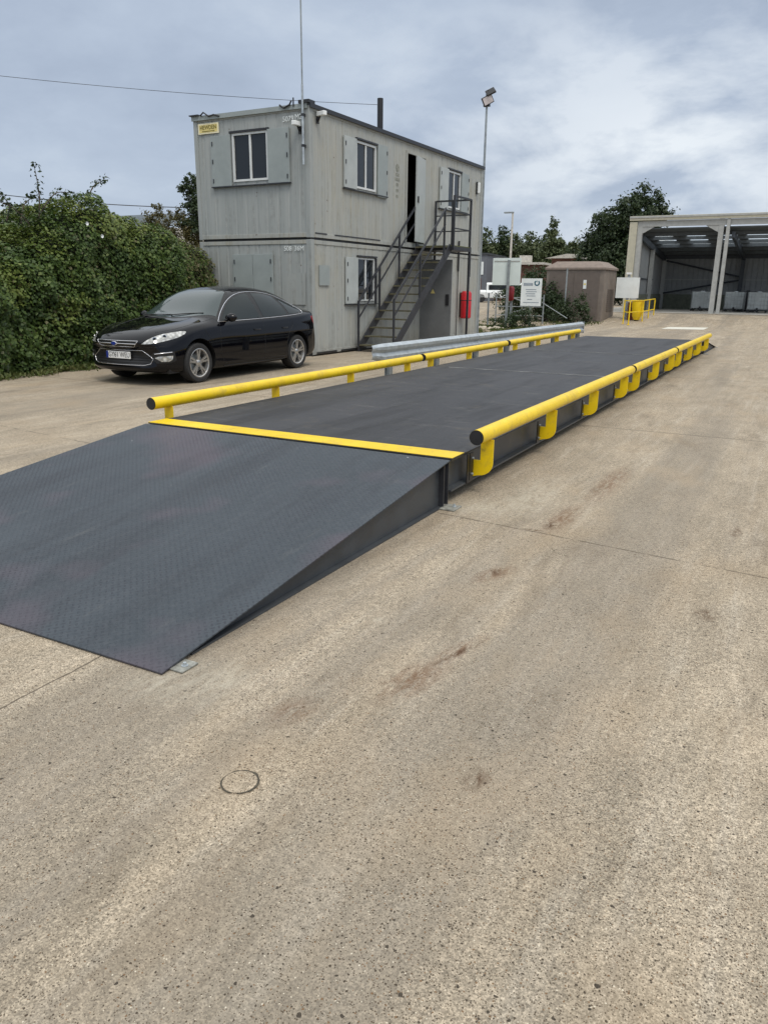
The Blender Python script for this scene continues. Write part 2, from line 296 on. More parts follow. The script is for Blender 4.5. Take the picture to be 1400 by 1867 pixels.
def lampglass():
    q = NB('headlamp_lens'); d, rc = q.voro(16); n = q.noise(30, 3, .6); c = q.mix(q.rng(d, .1, .6), (.80, .80, .76), (.35, .35, .33)); q.bump(d, .5, .02); return q.fin(c, .12, .35)
MT['headlamp'] = lampglass()

# ------------------------------------------------------------------ mesh helpers
class MB:
    def __init__(s): s.v = []; s.f = []; s.mi = []; s.cur = 0
    def add(s, vs, fs):
        k = len(s.v); s.v += [tuple(p) for p in vs]; s.f += [tuple(i+k for i in f) for f in fs]; s.mi += [s.cur]*len(fs); return s
    def box(s, x0, x1, y0, y1, z0, z1, mat=None):
        vs = [(x, y, z) for z in (z0, z1) for y in (y0, y1) for x in (x0, x1)]
        if mat is not None: vs = [mat @ Vector(p) for p in vs]
        return s.add(vs, [(0, 2, 3, 1), (4, 5, 7, 6), (0, 1, 5, 4), (2, 6, 7, 3), (0, 4, 6, 2), (1, 3, 7, 5)])
    def beam(s, a, b, wd, ht, upv=(0, 0, 1)):
        a = Vector(a); b = Vector(b); d = (b-a); ln = d.length; d.normalize(); r = d.cross(Vector(upv))
        if r.length < 1e-4: r = d.cross(Vector((1, 0, 0)))
        r.normalize(); u = r.cross(d); m = Matrix((r, d, u)).transposed().to_4x4(); m.translation = a
        return s.box(-wd/2, wd/2, 0, ln, -ht/2, ht/2, m)
    def tube(s, pts, r, n=10, cap=True):
        pts = [Vector(p) for p in pts]; rs = r if isinstance(r, (list, tuple)) else [r]*len(pts); rings = []; ref = None
        for i, p in enumerate(pts):
            d = (pts[min(i+1, len(pts)-1)]-pts[max(i-1, 0)]).normalized()
            if ref is None: ref = d.orthogonal().normalized()
            ref = (ref-d*ref.dot(d)).normalized(); b = d.cross(ref)
            rings.append([p+ref*(math.cos(2*math.pi*k/n)*rs[i])+b*(math.sin(2*math.pi*k/n)*rs[i]) for k in range(n)])
        vs = [v for q in rings for v in q]; fs = []
        for i in range(len(pts)-1):
            for k in range(n): fs.append((i*n+k, i*n+(k+1) % n, (i+1)*n+(k+1) % n, (i+1)*n+k))
        if cap: fs.append(tuple(range(n-1, -1, -1))); fs.append(tuple((len(pts)-1)*n+k for k in range(n)))
        return s.add(vs, fs)
    def prism(s, poly, a, b, axis='y'):
        # poly: 2D points; extruded from a to b along axis
        def P(p, t): return {'y': (p[0], t, p[1]), 'x': (t, p[0], p[1]), 'z': (p[0], p[1], t)}[axis]
        n = len(poly); return s.add([P(p, a) for p in poly]+[P(p, b) for p in poly], [tuple(range(n-1, -1, -1)), tuple(range(n, 2*n))]+[(i, (i+1) % n, n+(i+1) % n, n+i) for i in range(n)])
    def lathe(s, prof, n=32, mat=None):
        # profile (r, h) about local X axis
        vs = []; fs = []
        for r, h in prof:
            for k in range(n):
                a = 2*math.pi*k/n; p = Vector((h, r*math.cos(a), r*math.sin(a))); vs.append(mat @ p if mat is not None else p)
        for i in range(len(prof)-1):
            for k in range(n): fs.append((i*n+k, i*n+(k+1) % n, (i+1)*n+(k+1) % n, (i+1)*n+k))
        return s.add(vs, fs)
    def build(s, name, mats, parent=None, smooth=None, bevel=0.):
        me = bpy.data.meshes.new(name); me.from_pydata(s.v, [], s.f); me.update()
        if not isinstance(mats, (list, tuple)): mats = [mats]
        for m in mats: me.materials.append(m)
        if len(mats) > 1: me.polygons.foreach_set('material_index', s.mi)
        bm = bmesh.new(); bm.from_mesh(me); bmesh.ops.recalc_face_normals(bm, faces=bm.faces); bm.to_mesh(me); bm.free()
        o = bpy.data.objects.new(name, me); COL.objects.link(o)
        if parent is not None: o.parent = parent
        if smooth is not None: me.shade_smooth(); me.set_sharp_from_angle(angle=R_(smooth))
        if bevel:
            b = o.modifiers.new('bevel', 'BEVEL'); b.width = bevel; b.segments = 2; b.limit_method = 'ANGLE'; b.angle_limit = R_(40)
        return o
def tag(o, label=None, cat=None, group=None, kind=None):
    if label: o['label'] = label
    if cat: o['category'] = cat
    if group: o['group'] = group
    if kind: o['kind'] = kind
    return o
def thing(name, label, cat, loc=(0, 0, 0), rz=0., group=None):
    o = bpy.data.objects.new(name, None); COL.objects.link(o); o.empty_display_size = .2; o.location = loc; o.rotation_euler = (0, 0, rz); return tag(o, label, cat, group)
def copy_tree(o, parent=None):
    c = o.copy(); COL.objects.link(c)
    if parent is not None: c.parent = parent
    for ch in list(o.children): copy_tree(ch, c)
    return c
def text(body, size, mat, depth=.002):
    cu = bpy.data.curves.new('t', 'FONT'); cu.body = body; cu.size = size; cu.extrude = depth; cu.align_x = 'CENTER'; cu.align_y = 'CENTER'; cu.resolution_u = 3
    o = bpy.data.objects.new('t', cu); COL.objects.link(o); dg = bpy.context.evaluated_depsgraph_get(); me = bpy.data.meshes.new_from_object(o.evaluated_get(dg)); bpy.data.objects.remove(o); me.materials.clear(); me.materials.append(mat); return me
def lettering(name, body, size, mat, loc, rot, parent, depth=.002, sx=1.):
    me = text(body, size, mat, depth); o = bpy.data.objects.new(name, me); COL.objects.link(o); o.parent = parent; o.location = loc; o.rotation_euler = rot; o.scale = (sx, 1, 1); return o
def gh(x, y):
    t = min(1, max(0, (y-31)/7)); return .42*t*t*(3-2*t)

# ------------------------------------------------------------------ ground
ys = [-60, -20, 0, 20, 30]+[31+i*.7 for i in range(11)]+[42, 60, 100, 200, 500]; xs = [-400, -100, -40, -12, 0, 12, 60, 200]
g = MB(); g.add([(x, y, gh(x, y)) for y in ys for x in xs], [(j*len(xs)+i, j*len(xs)+i+1, (j+1)*len(xs)+i+1, (j+1)*len(xs)+i) for j in range(len(ys)-1) for i in range(len(xs)-1)])
tag(g.build('concrete_yard', MT['concrete'], smooth=60), kind='structure')
# repaired pale slabs and strip far across the yard
q = MB()
def patch(x0, x1, y0, y1, sk=0.): q.add([(x0, y0, gh(0, y0)+.005), (x1, y0+sk, gh(0, y0+sk)+.005), (x1, y1+sk, gh(0, y1+sk)+.005), (x0, y1, gh(0, y1)+.005)], [(0, 1, 2, 3)])
patch(-3.1, -1.5, 29.3, 31.2, .4)
tag(q.build('pale_concrete_patch', simple('pale_concrete', (.62, .60, .52), .8, var=.1)), kind='structure')
q = MB(); q.add([(-9, 37.6, .43), (14, 37.6, .43), (14, 51, .43), (-9, 51, .43)], [(0, 1, 2, 3)])
tag(q.build('shed_floor', simple('shed_floor_concrete', (.36, .34, .30), .8, var=.15)), kind='structure')
# core hole plug
t = thing('core_plug', 'small round filled core hole with dark rim in foreground concrete', 'core plug', (.73, -3.39, 0))
MB().tube([(0, 0, .0005), (0, 0, .004)], .057, 36).build('plug', MT['concrete'], t)
rim = MB(); nn = 48; vs = []
for k in range(nn):
    a = 2*math.pi*k/nn; w1 = .0034+.006*mnoise.noise(Vector((math.cos(a)*2.6, math.sin(a)*2.6, 3)))+(.002 if math.cos(a-.3) > .3 else 0)
    for rr in (.0585-w1*.3, .0585+w1): vs.append((rr*math.cos(a), rr*math.sin(a), .0045))
rim.add(vs, [(2*k, 2*k+1, (2*k+3) % (2*nn), (2*k+2) % (2*nn)) for k in range(nn)]); rim.build('rim', simple('dark_rim', (.075, .065, .045), .9, var=.4, scale=60), t)
# loose grit
g = MB()
for i in range(420):
    px = random.uniform(-1.2, 4.0); py = random.uniform(-4.2, 3)
    if px < .15 and py > -3.15: continue
    s_ = random.uniform(.0015, .0045)
    g.add([(px+s_*random.uniform(.6, 1.2)*math.cos(a+i), py+s_*random.uniform(.6, 1.2)*math.sin(a+i), .001) for a in (0, 1.6, 3.1, 4.7)]+[(px, py, s_*.8)], [(0, 1, 4), (1, 2, 4), (2, 3, 4), (3, 0, 4)])
tag(g.build('loose_grit', simple('grit', (.16, .13, .10), .9, var=.5, scale=60)), 'fine loose grit scattered over the foreground concrete', 'grit', kind='stuff')

# ------------------------------------------------------------------ weighbridge
HD = .351
wb = thing('weighbridge', 'long dark steel weighbridge deck with yellow guide rails on both sides', 'weighbridge', (-1.5, 8, 0))
def wbuild(mb, name, mats, parent, **k):
    if parent is wb: mb.v = [(x+1.5, y-8, z) for x, y, z in mb.v]
    return mb.build(name, mats, parent, **k)
YD = [(.02, 6.17), (6.19, 10.46), (10.48, 16.1)]
for a, b in YD:
    wbuild(MB().box(-3, 0, a, b, HD-.012, HD), 'deck_plate', MT['deck'], wb, bevel=.002)
wbuild(MB().box(-3.0, 0, .022, .25, HD+.001, HD+.004), 'yellow_end_strip', MT['yellow'], wb)
for xx, sg in ((0, 1), (-3, -1)):
    mb = MB(); mb.box(*sorted((xx-sg*.075, xx-sg*.060)), .03, 16.08, .11, HD-.013)
    mb.box(*sorted((xx-sg*.14, xx-sg*.002)), .03, 16.08, .095, .109); mb.box(*sorted((xx-sg*.14, xx-sg*.012)), .03, 16.08, HD-.026, HD-.0135)
    wbuild(mb, 'side_beam', MT['dsteel'], wb)
for yy in (.35, 6.17, 10.47, 15.8):
    for xx in (-.32, -2.68):
        wbuild(MB().box(xx-.11, xx+.11, yy-.13, yy+.13, .012, .10).box(xx-.16, xx+.16, yy-.18, yy+.18, .001, .012), 'load_cell_mount', MT['black'], wb)
for ya, yb in ((.03, .042), (16.06, 16.075)): wbuild(MB().box(-2.94, -.145, ya, yb, .11, HD-.014), 'end_plate', MT['bsteel'], wb)
# joint covers on deck
wbuild(MB().box(-2.7, -.05, 6.165, 6.20, HD+.001, HD+.005), 'joint_strip', MT['jstrip'], wb)
wbuild(MB().box(-2.7, -.05, 10.455, 10.49, HD+.001, HD+.005), 'joint_strip', MT['jstrip'], wb)
secs = [(.19, 5.98, [.42, 2.15, 3.85, 5.55]), (6.09, 10.0, [6.4, 8.05, 9.7]), (10.14, 15.75, [10.6, 12.2, 13.7, 15.2])]
def bracket(mb, sg, y):
    P = [(.004, .135), (.004, .27), (.070, .27), (.070, .44), (.172, .44), (.172, .25)]
    for k in range(7): a = -k*math.pi/12; P.append((.062+.11*math.cos(a), .25+.10*math.sin(a)))
    P = [(sg*x+(-3 if sg < 0 else 0), z) for x, z in P]; mb.prism(P, y-.006, y+.006, 'y')
    x0 = -3 if sg < 0 else 0
    mb.cur = 2; mb.box(*sorted((x0+sg*.006, x0+sg*.016)), y-.075, y-.007, .12, .33); mb.cur = 1
    for zz in (.165, .29): mb.tube([(x0+sg*.0165, y-.04, zz), (x0+sg*.030, y-.04, zz)], .010, 6)
    mb.cur = 0
for sg in (1, -1):
    xc = .117 if sg > 0 else -3.117
    for a, b, br in secs:
        r = MB().tube([(xc, a, .489), (xc, (a+b)/2, .489), (xc, b, .489)], .057, 28, cap=False); r = wbuild(r, 'guide_rail', MT['yellow'], wb, smooth=50)
        for yy, s2 in ((a, -1), (b, 1)):
            c = MB().tube([(xc+1.5, yy-8-s2*.012, .489), (xc+1.5, yy-8+s2*.004, .489)], .0545, 28); c.build('end_cap', MT['black'], r, smooth=40)
        for yy in br:
            m_ = MB(); bracket(m_, sg, yy); m_.v = [(x+1.5, y-8, z) for x, y, z in m_.v]; bk = m_.build('bracket', [MT['yellow'], MT['galv'], MT['black']], r)
wbuild(MB().box(.004, .012, .30, .41, .10, .33), 'bolting_angle', MT['black'], wb)
def bolts(pts, name, parent, axis=(1, 0, 0)):
    mb = MB()
    for p in pts: mb.tube([p, Vector(p)+Vector(axis)*.014], .010, 6)
    return mb
def ramp(name, label, flip):
    t = thing(name, label, 'ramp', (-1.5, 0 if not flip else 16.12, 0), math.pi if flip else 0)
    Lr = 2.98; zt = .345
    m_ = MB(); P = [(-.012, zt), (-.012, zt-.009), (-Lr, .004), (-Lr, .012)]
    m_.prism(P, -1.5, 1.5, 'x'); m_.build('tread_plate', MT['tread'] if not flip else MT['deck'], t, bevel=.0015)
    for sg in (1, -1):
        m_ = MB(); P = [(-.10, zt-.022), (-.10, .012), (-2.80, .012), (-2.80, .022)]; xs_ = sorted((sg*1.44, sg*1.452)); m_.prism(P, xs_[0], xs_[1], 'x')
        xs_ = sorted((sg*1.40, sg*1.485)); m_.box(xs_[0], xs_[1], -2.78, -.10, .001, .011)
        m_.build('side_plate', MT['dsteel'], t)
        m_ = MB(); x0 = sg*1.452
        a = sorted((x0, x0+sg*.04)); m_.box(a[0], a[1], -.10, -.088, .013, zt-.015); m_.box(a[0], a[1], -.022, -.014, .013, zt-.012); a = sorted((x0, x0+sg*.008)); m_.box(a[0]-sg*.0, a[1], -.088, -.022, .013, zt-.014)
        m_.build('end_post', MT['bsteel'], t)
        m_ = MB(); a = sorted((sg*1.43, sg*1.60)); m_.box(a[0], a[1], -.15, .0, .0015, .0105); fp = m_.build('foot_plate', MT['dusty'], t, bevel=.002)
        MB().tube([(sg*1.56, -.05, .0105), (sg*1.56, -.05, .03)], .009, 6).tube([(sg*1.56, -.05, .0108), (sg*1.56, -.05, .014)], .017, 14).build('anchor_bolt', MT['galv'], fp)
        m_ = MB(); a = sorted((sg*1.44, sg*1.565)); m_.box(a[0], a[1], -2.93, -2.83, .0015, .009); fp = m_.build('foot_plate', MT['dusty'], t, bevel=.002)
        MB().tube([(sg*1.535, -2.88, .009), (sg*1.535, -2.88, .024)], .008, 6).tube([(sg*1.535, -2.88, .0093), (sg*1.535, -2.88, .012)], .015, 14).build('anchor_bolt', MT['galv'], fp)
    m_ = MB()
    for xx in (-.75, 0, .75): m_.prism([(-.10, zt-.02), (-.10, .012), (-2.5, .012), (-2.5, .045)], xx-.006, xx+.006, 'x')
    m_.build('rib', MT['dsteel'], t)
    return t
ramp('access_ramp', 'wide dark tread-plate access ramp in the foreground, its low edge nearest', False)
ramp('access_ramp', 'far exit ramp of the weighbridge sloping down to the yard beyond it', True)

# ------------------------------------------------------------------ crash barrier
bt = thing('crash_barrier', 'galvanised corrugated crash barrier beside the left yellow rail', 'barrier', (-4.22, 6.78, 0), -.044)
W = [(.0, .62), (.035, .60), (.07, .57), (.07, .52), (.035, .49), (.02, .46), (.035, .43), (.07, .40), (.07, .35), (.035, .32), (.0, .30)]
def wbeam(y0, y1, flare=0.):
    th = .006; m_ = MB(); n = max(2, int((y1-y0)/.4)); vs = []; fs = []
    full = [(x, z) for x, z in W]+[(x-th, z) for x, z in reversed(W)]
    for i in range(n+1):
        y = y0+(y1-y0)*i/n
        vs += [(x, y, z) for x, z in full]
    k = len(full)
    for i in range(n):
        for j in range(k): fs.append((i*k+j, i*k+(j+1) % k, (i+1)*k+(j+1) % k, (i+1)*k+j))
    fs.append(tuple(range(k))); fs.append(tuple(n*k+j for j in range(k))); m_.add(vs, fs); return m_
for a, b in ((0, 4.0), (3.95, 8.0), (7.95, 11.65)):
    m_ = wbeam(a, b)
    if a > 1: m_.v = [(x+(.007 if int(a) == 3 else 0), y, z) for x, y, z in m_.v]
    m_.build('beam', MT['galv'], bt, smooth=25)
m_ = MB(); vs = []; n = 5
for i in range(n+1):
    a = i/n; k3 = 1-.75*a; vs += [(x*k3+.01*a, -.36*a, .46+(z-.46)*(1-.28*a)+.03*a) for x, z in W]+[((x-.006)*k3+.01*a-.003, -.36*a, .46+(z-.46)*(1-.28*a)+.03*a) for x, z in reversed(W)]
k = 2*len(W); m_.add(vs, [(i*k+j, i*k+(j+1) % k, (i+1)*k+(j+1) % k, (i+1)*k+j) for i in range(n) for j in range(k)]+[tuple(range(k)), tuple(n*k+j for j in range(k))]); m_.build('fishtail_end', MT['galv'], bt, smooth=30)
for sg, ye in ((1, 11.65),):
    m_ = MB(); vs = []; n = 12
    for i in range(n+1):
        a = i/n*math.pi*.95; xx = -.04+.11*math.cos(a)+.0; yy = ye+sg*.09*math.sin(a); vs += [(xx, yy, .625), (xx, yy, .295), (xx*.93-.003, yy-sg*.006, .295), (xx*.93-.003, yy-sg*.006, .625)]
    m_.add(vs, [(4*i+j, 4*i+(j+1) % 4, 4*i+4+(j+1) % 4, 4*i+4+j) for i in range(n) for j in range(4)]+[(0, 1, 2, 3), (4*n, 4*n+1, 4*n+2, 4*n+3)]); m_.build('end_terminal', MT['galv'], bt, smooth=40)
for i, yy in enumerate([.35, 2.2, 4.1, 5.9, 7.6, 9.3, 10.8, 11.5]):
    m_ = MB(); yl = yy; m_.box(-.125, -.015, yl-.004, yl+.004, 0, .60); m_.box(-.023, -.015, yl-.05, yl+.05, 0, .60); m_.box(-.125, -.117, yl-.05, yl+.05, 0, .60); m_.build('post', MT['galv_dull'], bt)

# ------------------------------------------------------------------ stacked site cabins
PHI = -.0146; CX, CY = -7.781, 10.03; CW, CL = 3.22, 9.82; H1a, H1b, H2a, H2b = .03, 2.56, 2.60, 5.25
def ribwall(axis, s0, s1, z0, z1, holes, base, pitch=.30, depth=.014, offs=.0, sgn=1):
    """wall in (s,z); axis 'x' -> faces -y (s along x), axis 'y' -> faces sgn*x (s along y)"""
    br = {s0, s1}; k = s0+offs
    prof = []
    while k < s1:
        for d in (0, .018, .055, .073):
            if s0 < k+d < s1: br.add(round(k+d, 4))
        prof.append(k); k += pitch
    for h in holes: br |= {h[0], h[1]}
    ss = sorted(br); zz = sorted({z0, z1} | {h[2] for h in holes} | {h[3] for h in holes})
    def dp(s):
        for k in prof:
            t = s-k
            if 0 <= t <= .0731: return depth*min(1, t/.018, (.073-t)/.018)
        return 0
    m_ = MB(); idx = {}
    def V(i, j):
        if (i, j) not in idx:
            d = base+(-depth*1. + (depth-dp(ss[i]))); p = (ss[i], -d, zz[j]) if axis == 'x' else (sgn*d, ss[i], zz[j]); idx[(i, j)] = len(m_.v); m_.v.append(p)
        return idx[(i, j)]
    for i in range(len(ss)-1):
        for j in range(len(zz)-1):
            cs = (ss[i]+ss[i+1])/2; cz = (zz[j]+zz[j+1])/2
            if any(h[0] < cs < h[1] and h[2] < cz < h[3] for h in holes): continue
            m_.f.append((V(i, j), V(i+1, j), V(i+1, j+1), V(i, j+1))); m_.mi.append(0)
    return m_
def window(par, axis, s0, s1, z0, z1, base=0., frame=.045, mull=True, recess=.03):
    m_ = MB()
    def B(a, b, c, d, d0, d1, mb=None):
        (mb or m_).box(*((a, b, -d1, -d0) if axis == 'x' else (d0, d1, a, b)), c, d)
    f = frame; B(s0, s1, z0, z0+f, base-recess, base+.02); B(s0, s1, z1-f, z1, base-recess, base+.02); B(s0, s0+f, z0+f, z1-f, base-recess, base+.02); B(s1-f, s1, z0+f, z1-f, base-recess, base+.02)
    if mull: sm = (s0+s1)/2; B(sm-.025, sm+.025, z0+f, z1-f, base-recess+.002, base+.008)
    fr = m_.build('window', MT['wframe'], par); gl = MB(); B(s0+f*.5, s1-f*.5, z0+f*.5, z1-f*.5, base-recess+.006, base-recess+.012, gl); gl.build('pane', MT['glass'], fr)
    return fr
def shutter(par, axis, s0, s1, z0, z1, base=.02, mat='shutter', hinge='l'):
    m_ = MB(); m_.box(*((s0, s1, -base-.04, -base) if axis == 'x' else (base, base+.04, s0, s1)), z0, z1); sh = m_.build('shutter', MT[mat], par, bevel=.004)
    h = MB(); sx_ = s0+.05 if hinge == 'l' else s1-.05
    for zz in (z0+.12, z0+(z1-z0)*.5, z1-.16): h.box(*((sx_-.012, sx_+.012, -base-.055, -base-.041) if axis == 'x' else (base+.041, base+.055, sx_-.012, sx_+.012)), zz-.045, zz+.045)
    h.build('hinge', MT['dsteel'], sh)
    return sh
def cabin(name, label, z0, z1, upper):
    t = thing(name, label, 'site cabin', (CX, CY, z0 if False else 0), PHI)
    c = .11; holesE = [(-2.10, -1.10, 3.84, 4.85)] if upper else []
    ribwall('x', -CW+c, -c, z0+.10, z1-.09, holesE, 0., pitch=.30, depth=.008, offs=.12).build('end_wall', MT['cab_end'], t)
    holesL = [(1.92, 2.87, 3.82, 4.86), (4.55, 5.62, 2.74, 4.95), (7.15, 8.06, 3.84, 4.86)] if upper else [(1.98, 2.82, 1.22, 2.24), (5.52, 6.45, .12, 2.30)]
    ribwall('y', c, CL-c, z0+.10, z1-.09, holesL, 0., pitch=.36, depth=.010, offs=.1).build('long_wall', MT['cab_side'], t)
    MB().box(-CW+.004, -CW+.03, .06, CL-.05, z0+.005, z1-.005).build('rear_wall', MT['cab_side'], t); MB().box(-CW+.031, -.02, CL-.045, CL-.01, z0+.005, z1-.005).build('far_wall', MT['cab_side'], t)
    for xx in (-CW, -c):
        for yy in (-.02, CL-c): MB().box(xx, xx+c+(.02 if xx > -1 else 0), yy, yy+c+.02, z0, z1).build('corner_post', MT['cab_end'], t, bevel=.006)
    m_ = MB(); m_.box(-CW+c, -c, -.018, .05, z0+.01, z0+.10).box(-CW+c, -c, -.016, .05, z1-.09, z1-.005); m_.box(-.05, .018, c, CL-c, z0+.01, z0+.10).box(-.05, .016, c, CL-c, z1-.09, z1-.005)
    m_.build('frame_rail', MT['cab_side'], t, bevel=.004)
    MB().box(-CW+.03, -.045, .05, CL-.05, z0+.02, z0+.07).build('floor', MT['dkint'], t)
    MB().box(-CW+.03, -.045, .05, CL-.05, z1-.04, z1-.01).build('ceiling', MT['dkint'], t)
    return t
lo = cabin('site_cabin', 'lower grey-green site cabin with a steel door and fork pockets', H1a, H1b, False)
uc = cabin('site_cabin', 'upper grey-green site cabin stacked on top, with streaked walls and black roof edge', H2a, H2b, True)
# skids and pockets under lower cabin, black slab for the shade in the gap between cabins
MB().box(-CW+.2, -.06, .06, CL-.1, 0, .03).build('skid', MT['black'], lo)
MB().box(-CW+.1, -.03, .03, CL-.1, H1b, H2a-.001).build('gap_shade', MT['black'], uc)
for a, b in ((.14, 1.0), (1.2, 2.4), (4.4, 5.2)): MB().box(.019, .03, a, b, .045, .085).build('fork_pocket', MT['black'], lo)
for a, b in ((.14, .62), (.95, 3.1), (6.4, 8.9)): MB().box(.019, .028, a, b, 2.69, 2.715).build('fork_pocket', MT['bsteel'], uc)
# roof
MB().box(-CW-.02, .03, -.03, CL+.03, H2b+.001, H2b+.03).build('roof', MT['dsteel'], uc)
m_ = MB().box(.031, .065, -.03, CL+.05, H2b-.05, H2b+.035); m_.box(-.02, .031, -.03, CL+.05, H2b+.031, H2b+.045); m_.build('roof_edge', MT['black'], uc)
MB().box(-CW-.02, -.02, -.052, -.031, H2b-.06, H2b+.035).build('roof_edge', MT['shutter'], uc)
m_ = MB().box(-CW-.05, -CW+.22, -.10, .16, H2b+.036, H2b+.06).box(-.22, .05, -.08, .16, H2b+.036, H2b+.10).tube([(-2.95, -.07, H2b+.03), (-2.85, -.08, H2b+.09), (-2.7, -.075, H2b+.0), (-2.55, -.08, H2b+.02), (-2.4, -.06, H2b-.02)], .018, 6).tube([(-.72, -.06, H2b+.05), (-.6, -.08, H2b-.02), (-.45, -.075, H2b+.03), (-.4, -.07, H2b+.11)], .02, 6)
m_.tube([(-.35, -.07, H2b-.01), (-.35, -.07, H2b+.16)], .016, 6); m_.build('lifting_lug', MT['black'], uc)
# windows and shutters
window(uc, 'x', -2.10, -1.10, 3.84, 4.85)
MB().box(-2.16, -1.06, -.045, -.002, 4.852, 4.90).build('window_hood', MT['black'], uc)
shutter(uc, 'x', -2.70, -2.13, 3.76, 4.83, hinge='l'); shutter(uc, 'x', -1.08, -.50, 3.76, 4.86, hinge='r')
MB().box(-2.72, -.49, -.075, -.002, 3.735, 3.757).build('shutter_rail', MT['bsteel'], uc)
window(uc, 'y', 1.92, 2.87, 3.82, 4.86); shutter(uc, 'y', 1.34, 1.89, 3.78, 4.88, mat='shutter_pale'); shutter(uc, 'y', 2.92, 3.42, 3.72, 4.93, base=.012, mat='shutter', hinge='r')
MB().box(.002, .07, 1.32, 3.42, 3.745, 3.765).box(.002, .06, 1.9, 2.9, 4.885, 4.92).build('shutter_rail', MT['bsteel'], uc)
window(uc, 'y', 7.15, 8.06, 3.84, 4.86); shutter(uc, 'y', 6.55, 7.12, 3.78, 4.88, mat='shutter_pale'); shutter(uc, 'y', 8.10, 8.66, 3.80, 4.9, base=.012, mat='shutter', hinge='r')
MB().box(.002, .07, 6.52, 8.66, 3.75, 3.77).box(.002, .06, 7.12, 8.1, 4.885, 4.92).build('shutter_rail', MT['bsteel'], uc)
window(lo, 'y', 1.98, 2.82, 1.22, 2.24, frame=.03); shutter(lo, 'y', 1.40, 1.95, 1.16, 2.24, mat='shutter_pale')
MB().box(.002, .07, 1.38, 2.95, 1.13, 1.15).box(.002, .06, 1.96, 2.9, 2.265, 2.30).box(.002, .035, 2.86, 2.92, 1.15, 2.26).build('shutter_rail', MT['bsteel'], lo)
shutter(lo, 'x', -2.20, -1.62, 1.15, 2.26, base=.012); shutter(lo, 'x', -1.61, -1.04, 1.15, 2.26, base=.012, hinge='r')
MB().box(.012, .032, .28, .70, 1.58, 2.02).build('patch_plate', MT['shutter'], lo)
MB().box(-.80, -.16, -.025, -.014, 1.15, 1.85).build('patch_plate', MT['cab_end'], lo)
# doors
def frame(par, s0, s1, z0, z1):
    MB().box(-.05, .03, s0-.07, s0, z0, z1+.06).box(-.05, .03, s1, s1+.07, z0, z1+.06).box(-.05, .031, s0, s1, z1, z1+.06).build('door_frame', MT['cab_side'], par)
frame(uc, 4.55, 5.62, 2.74, 4.95); frame(lo, 5.52, 6.45, .12, 2.30)
def leaf(par, hx, hy, ang, wd, z0, z1, mat, name='door', hw=True):
    m_ = MB(); mtx = Matrix.Translation((hx, hy, 0)) @ Matrix.Rotation(ang, 4, 'Z'); m_.box(0, wd, -.022, .022, z0, z1, mtx); d = m_.build(name, MT[mat], par, bevel=.004)
    if hw: MB().box(wd-.16, wd-.06, -.045, -.023, (z0+z1)/2-.14, (z0+z1)/2+.16, mtx).box(wd-.10, wd-.07, .023, .06, (z0+z1)/2-.08, (z0+z1)/2+.08, mtx).build('lock_box', MT['black'], d)
    return d
leaf(uc, .02, 5.60, R_(-90+10), .80, 2.76, 4.92, 'shutter_pale')
ld = leaf(lo, .03, 5.47, R_(2), .95, .13, 2.31, 'doorgrey' if 'doorgrey' in MT else 'dsteel')
ld.data.materials[0] = simple('grey_door_paint', (.155, .162, .165), .55, var=.15, scale=2)
MB().prism([(.36, 1.40), (.50, 1.40), (.43, 1.52)], 5.438, 5.4445, 'y').build('warning_triangle', MT['signyellow'], ld)
# signs and number plates on the cabins
s_ = thing('name_sign', 'small faded yellow name sign at the top left of the upper cabin end', 'sign', (CX, CY, 0), PHI)
MB().box(-3.07, -2.46, -.03, -.019, 4.90, 5.12).build('board', MT['signcream'], s_); MB().box(-3.03, -2.50, -.033, -.0305, 4.93, 5.09).build('face', MT['signyellow'], s_)
lettering('lettering', 'HEWDEN', .125, MT['olivelet'], (-2.765, -.036, 5.03), (R_(90), 0, 0), s_, sx=.92)
MB().box(-2.95, -2.58, -.0345, -.0335, 4.945, 4.962).build('small_print', MT['olivelet'], s_)
lettering('unit_number', '5079', .15, MT['signwhite'], (-.53, -.022, 5.02), (R_(90), 0, 0), uc); lettering('unit_number', 'M2', .15, MT['signwhite'], (-.26, -.022, 5.04), (R_(90), 0, 0), uc)
lettering('unit_number', '508', .15, MT['signwhite'], (-.62, -.022, 2.37), (R_(90), 0, 0), lo); lettering('unit_number', '36M', .15, MT['signwhite'], (-.31, -.022, 2.37), (R_(90), 0, 0), lo)
m_ = MB().tube([(.001, 4.02, 4.52), (.006, 4.02, 4.52)], .10, 20)
for zz, w5 in ((4.36, .2), (4.25, .26), (4.12, .12), (3.98, .12), (3.84, .12)): m_.box(.001, .006, 4.02-w5/2, 4.02+w5/2, zz-.035, zz+.035)
m_.build('stencil_mark', simple('faded_stencil', (.26, .265, .225), .7, var=.4, scale=20), uc)
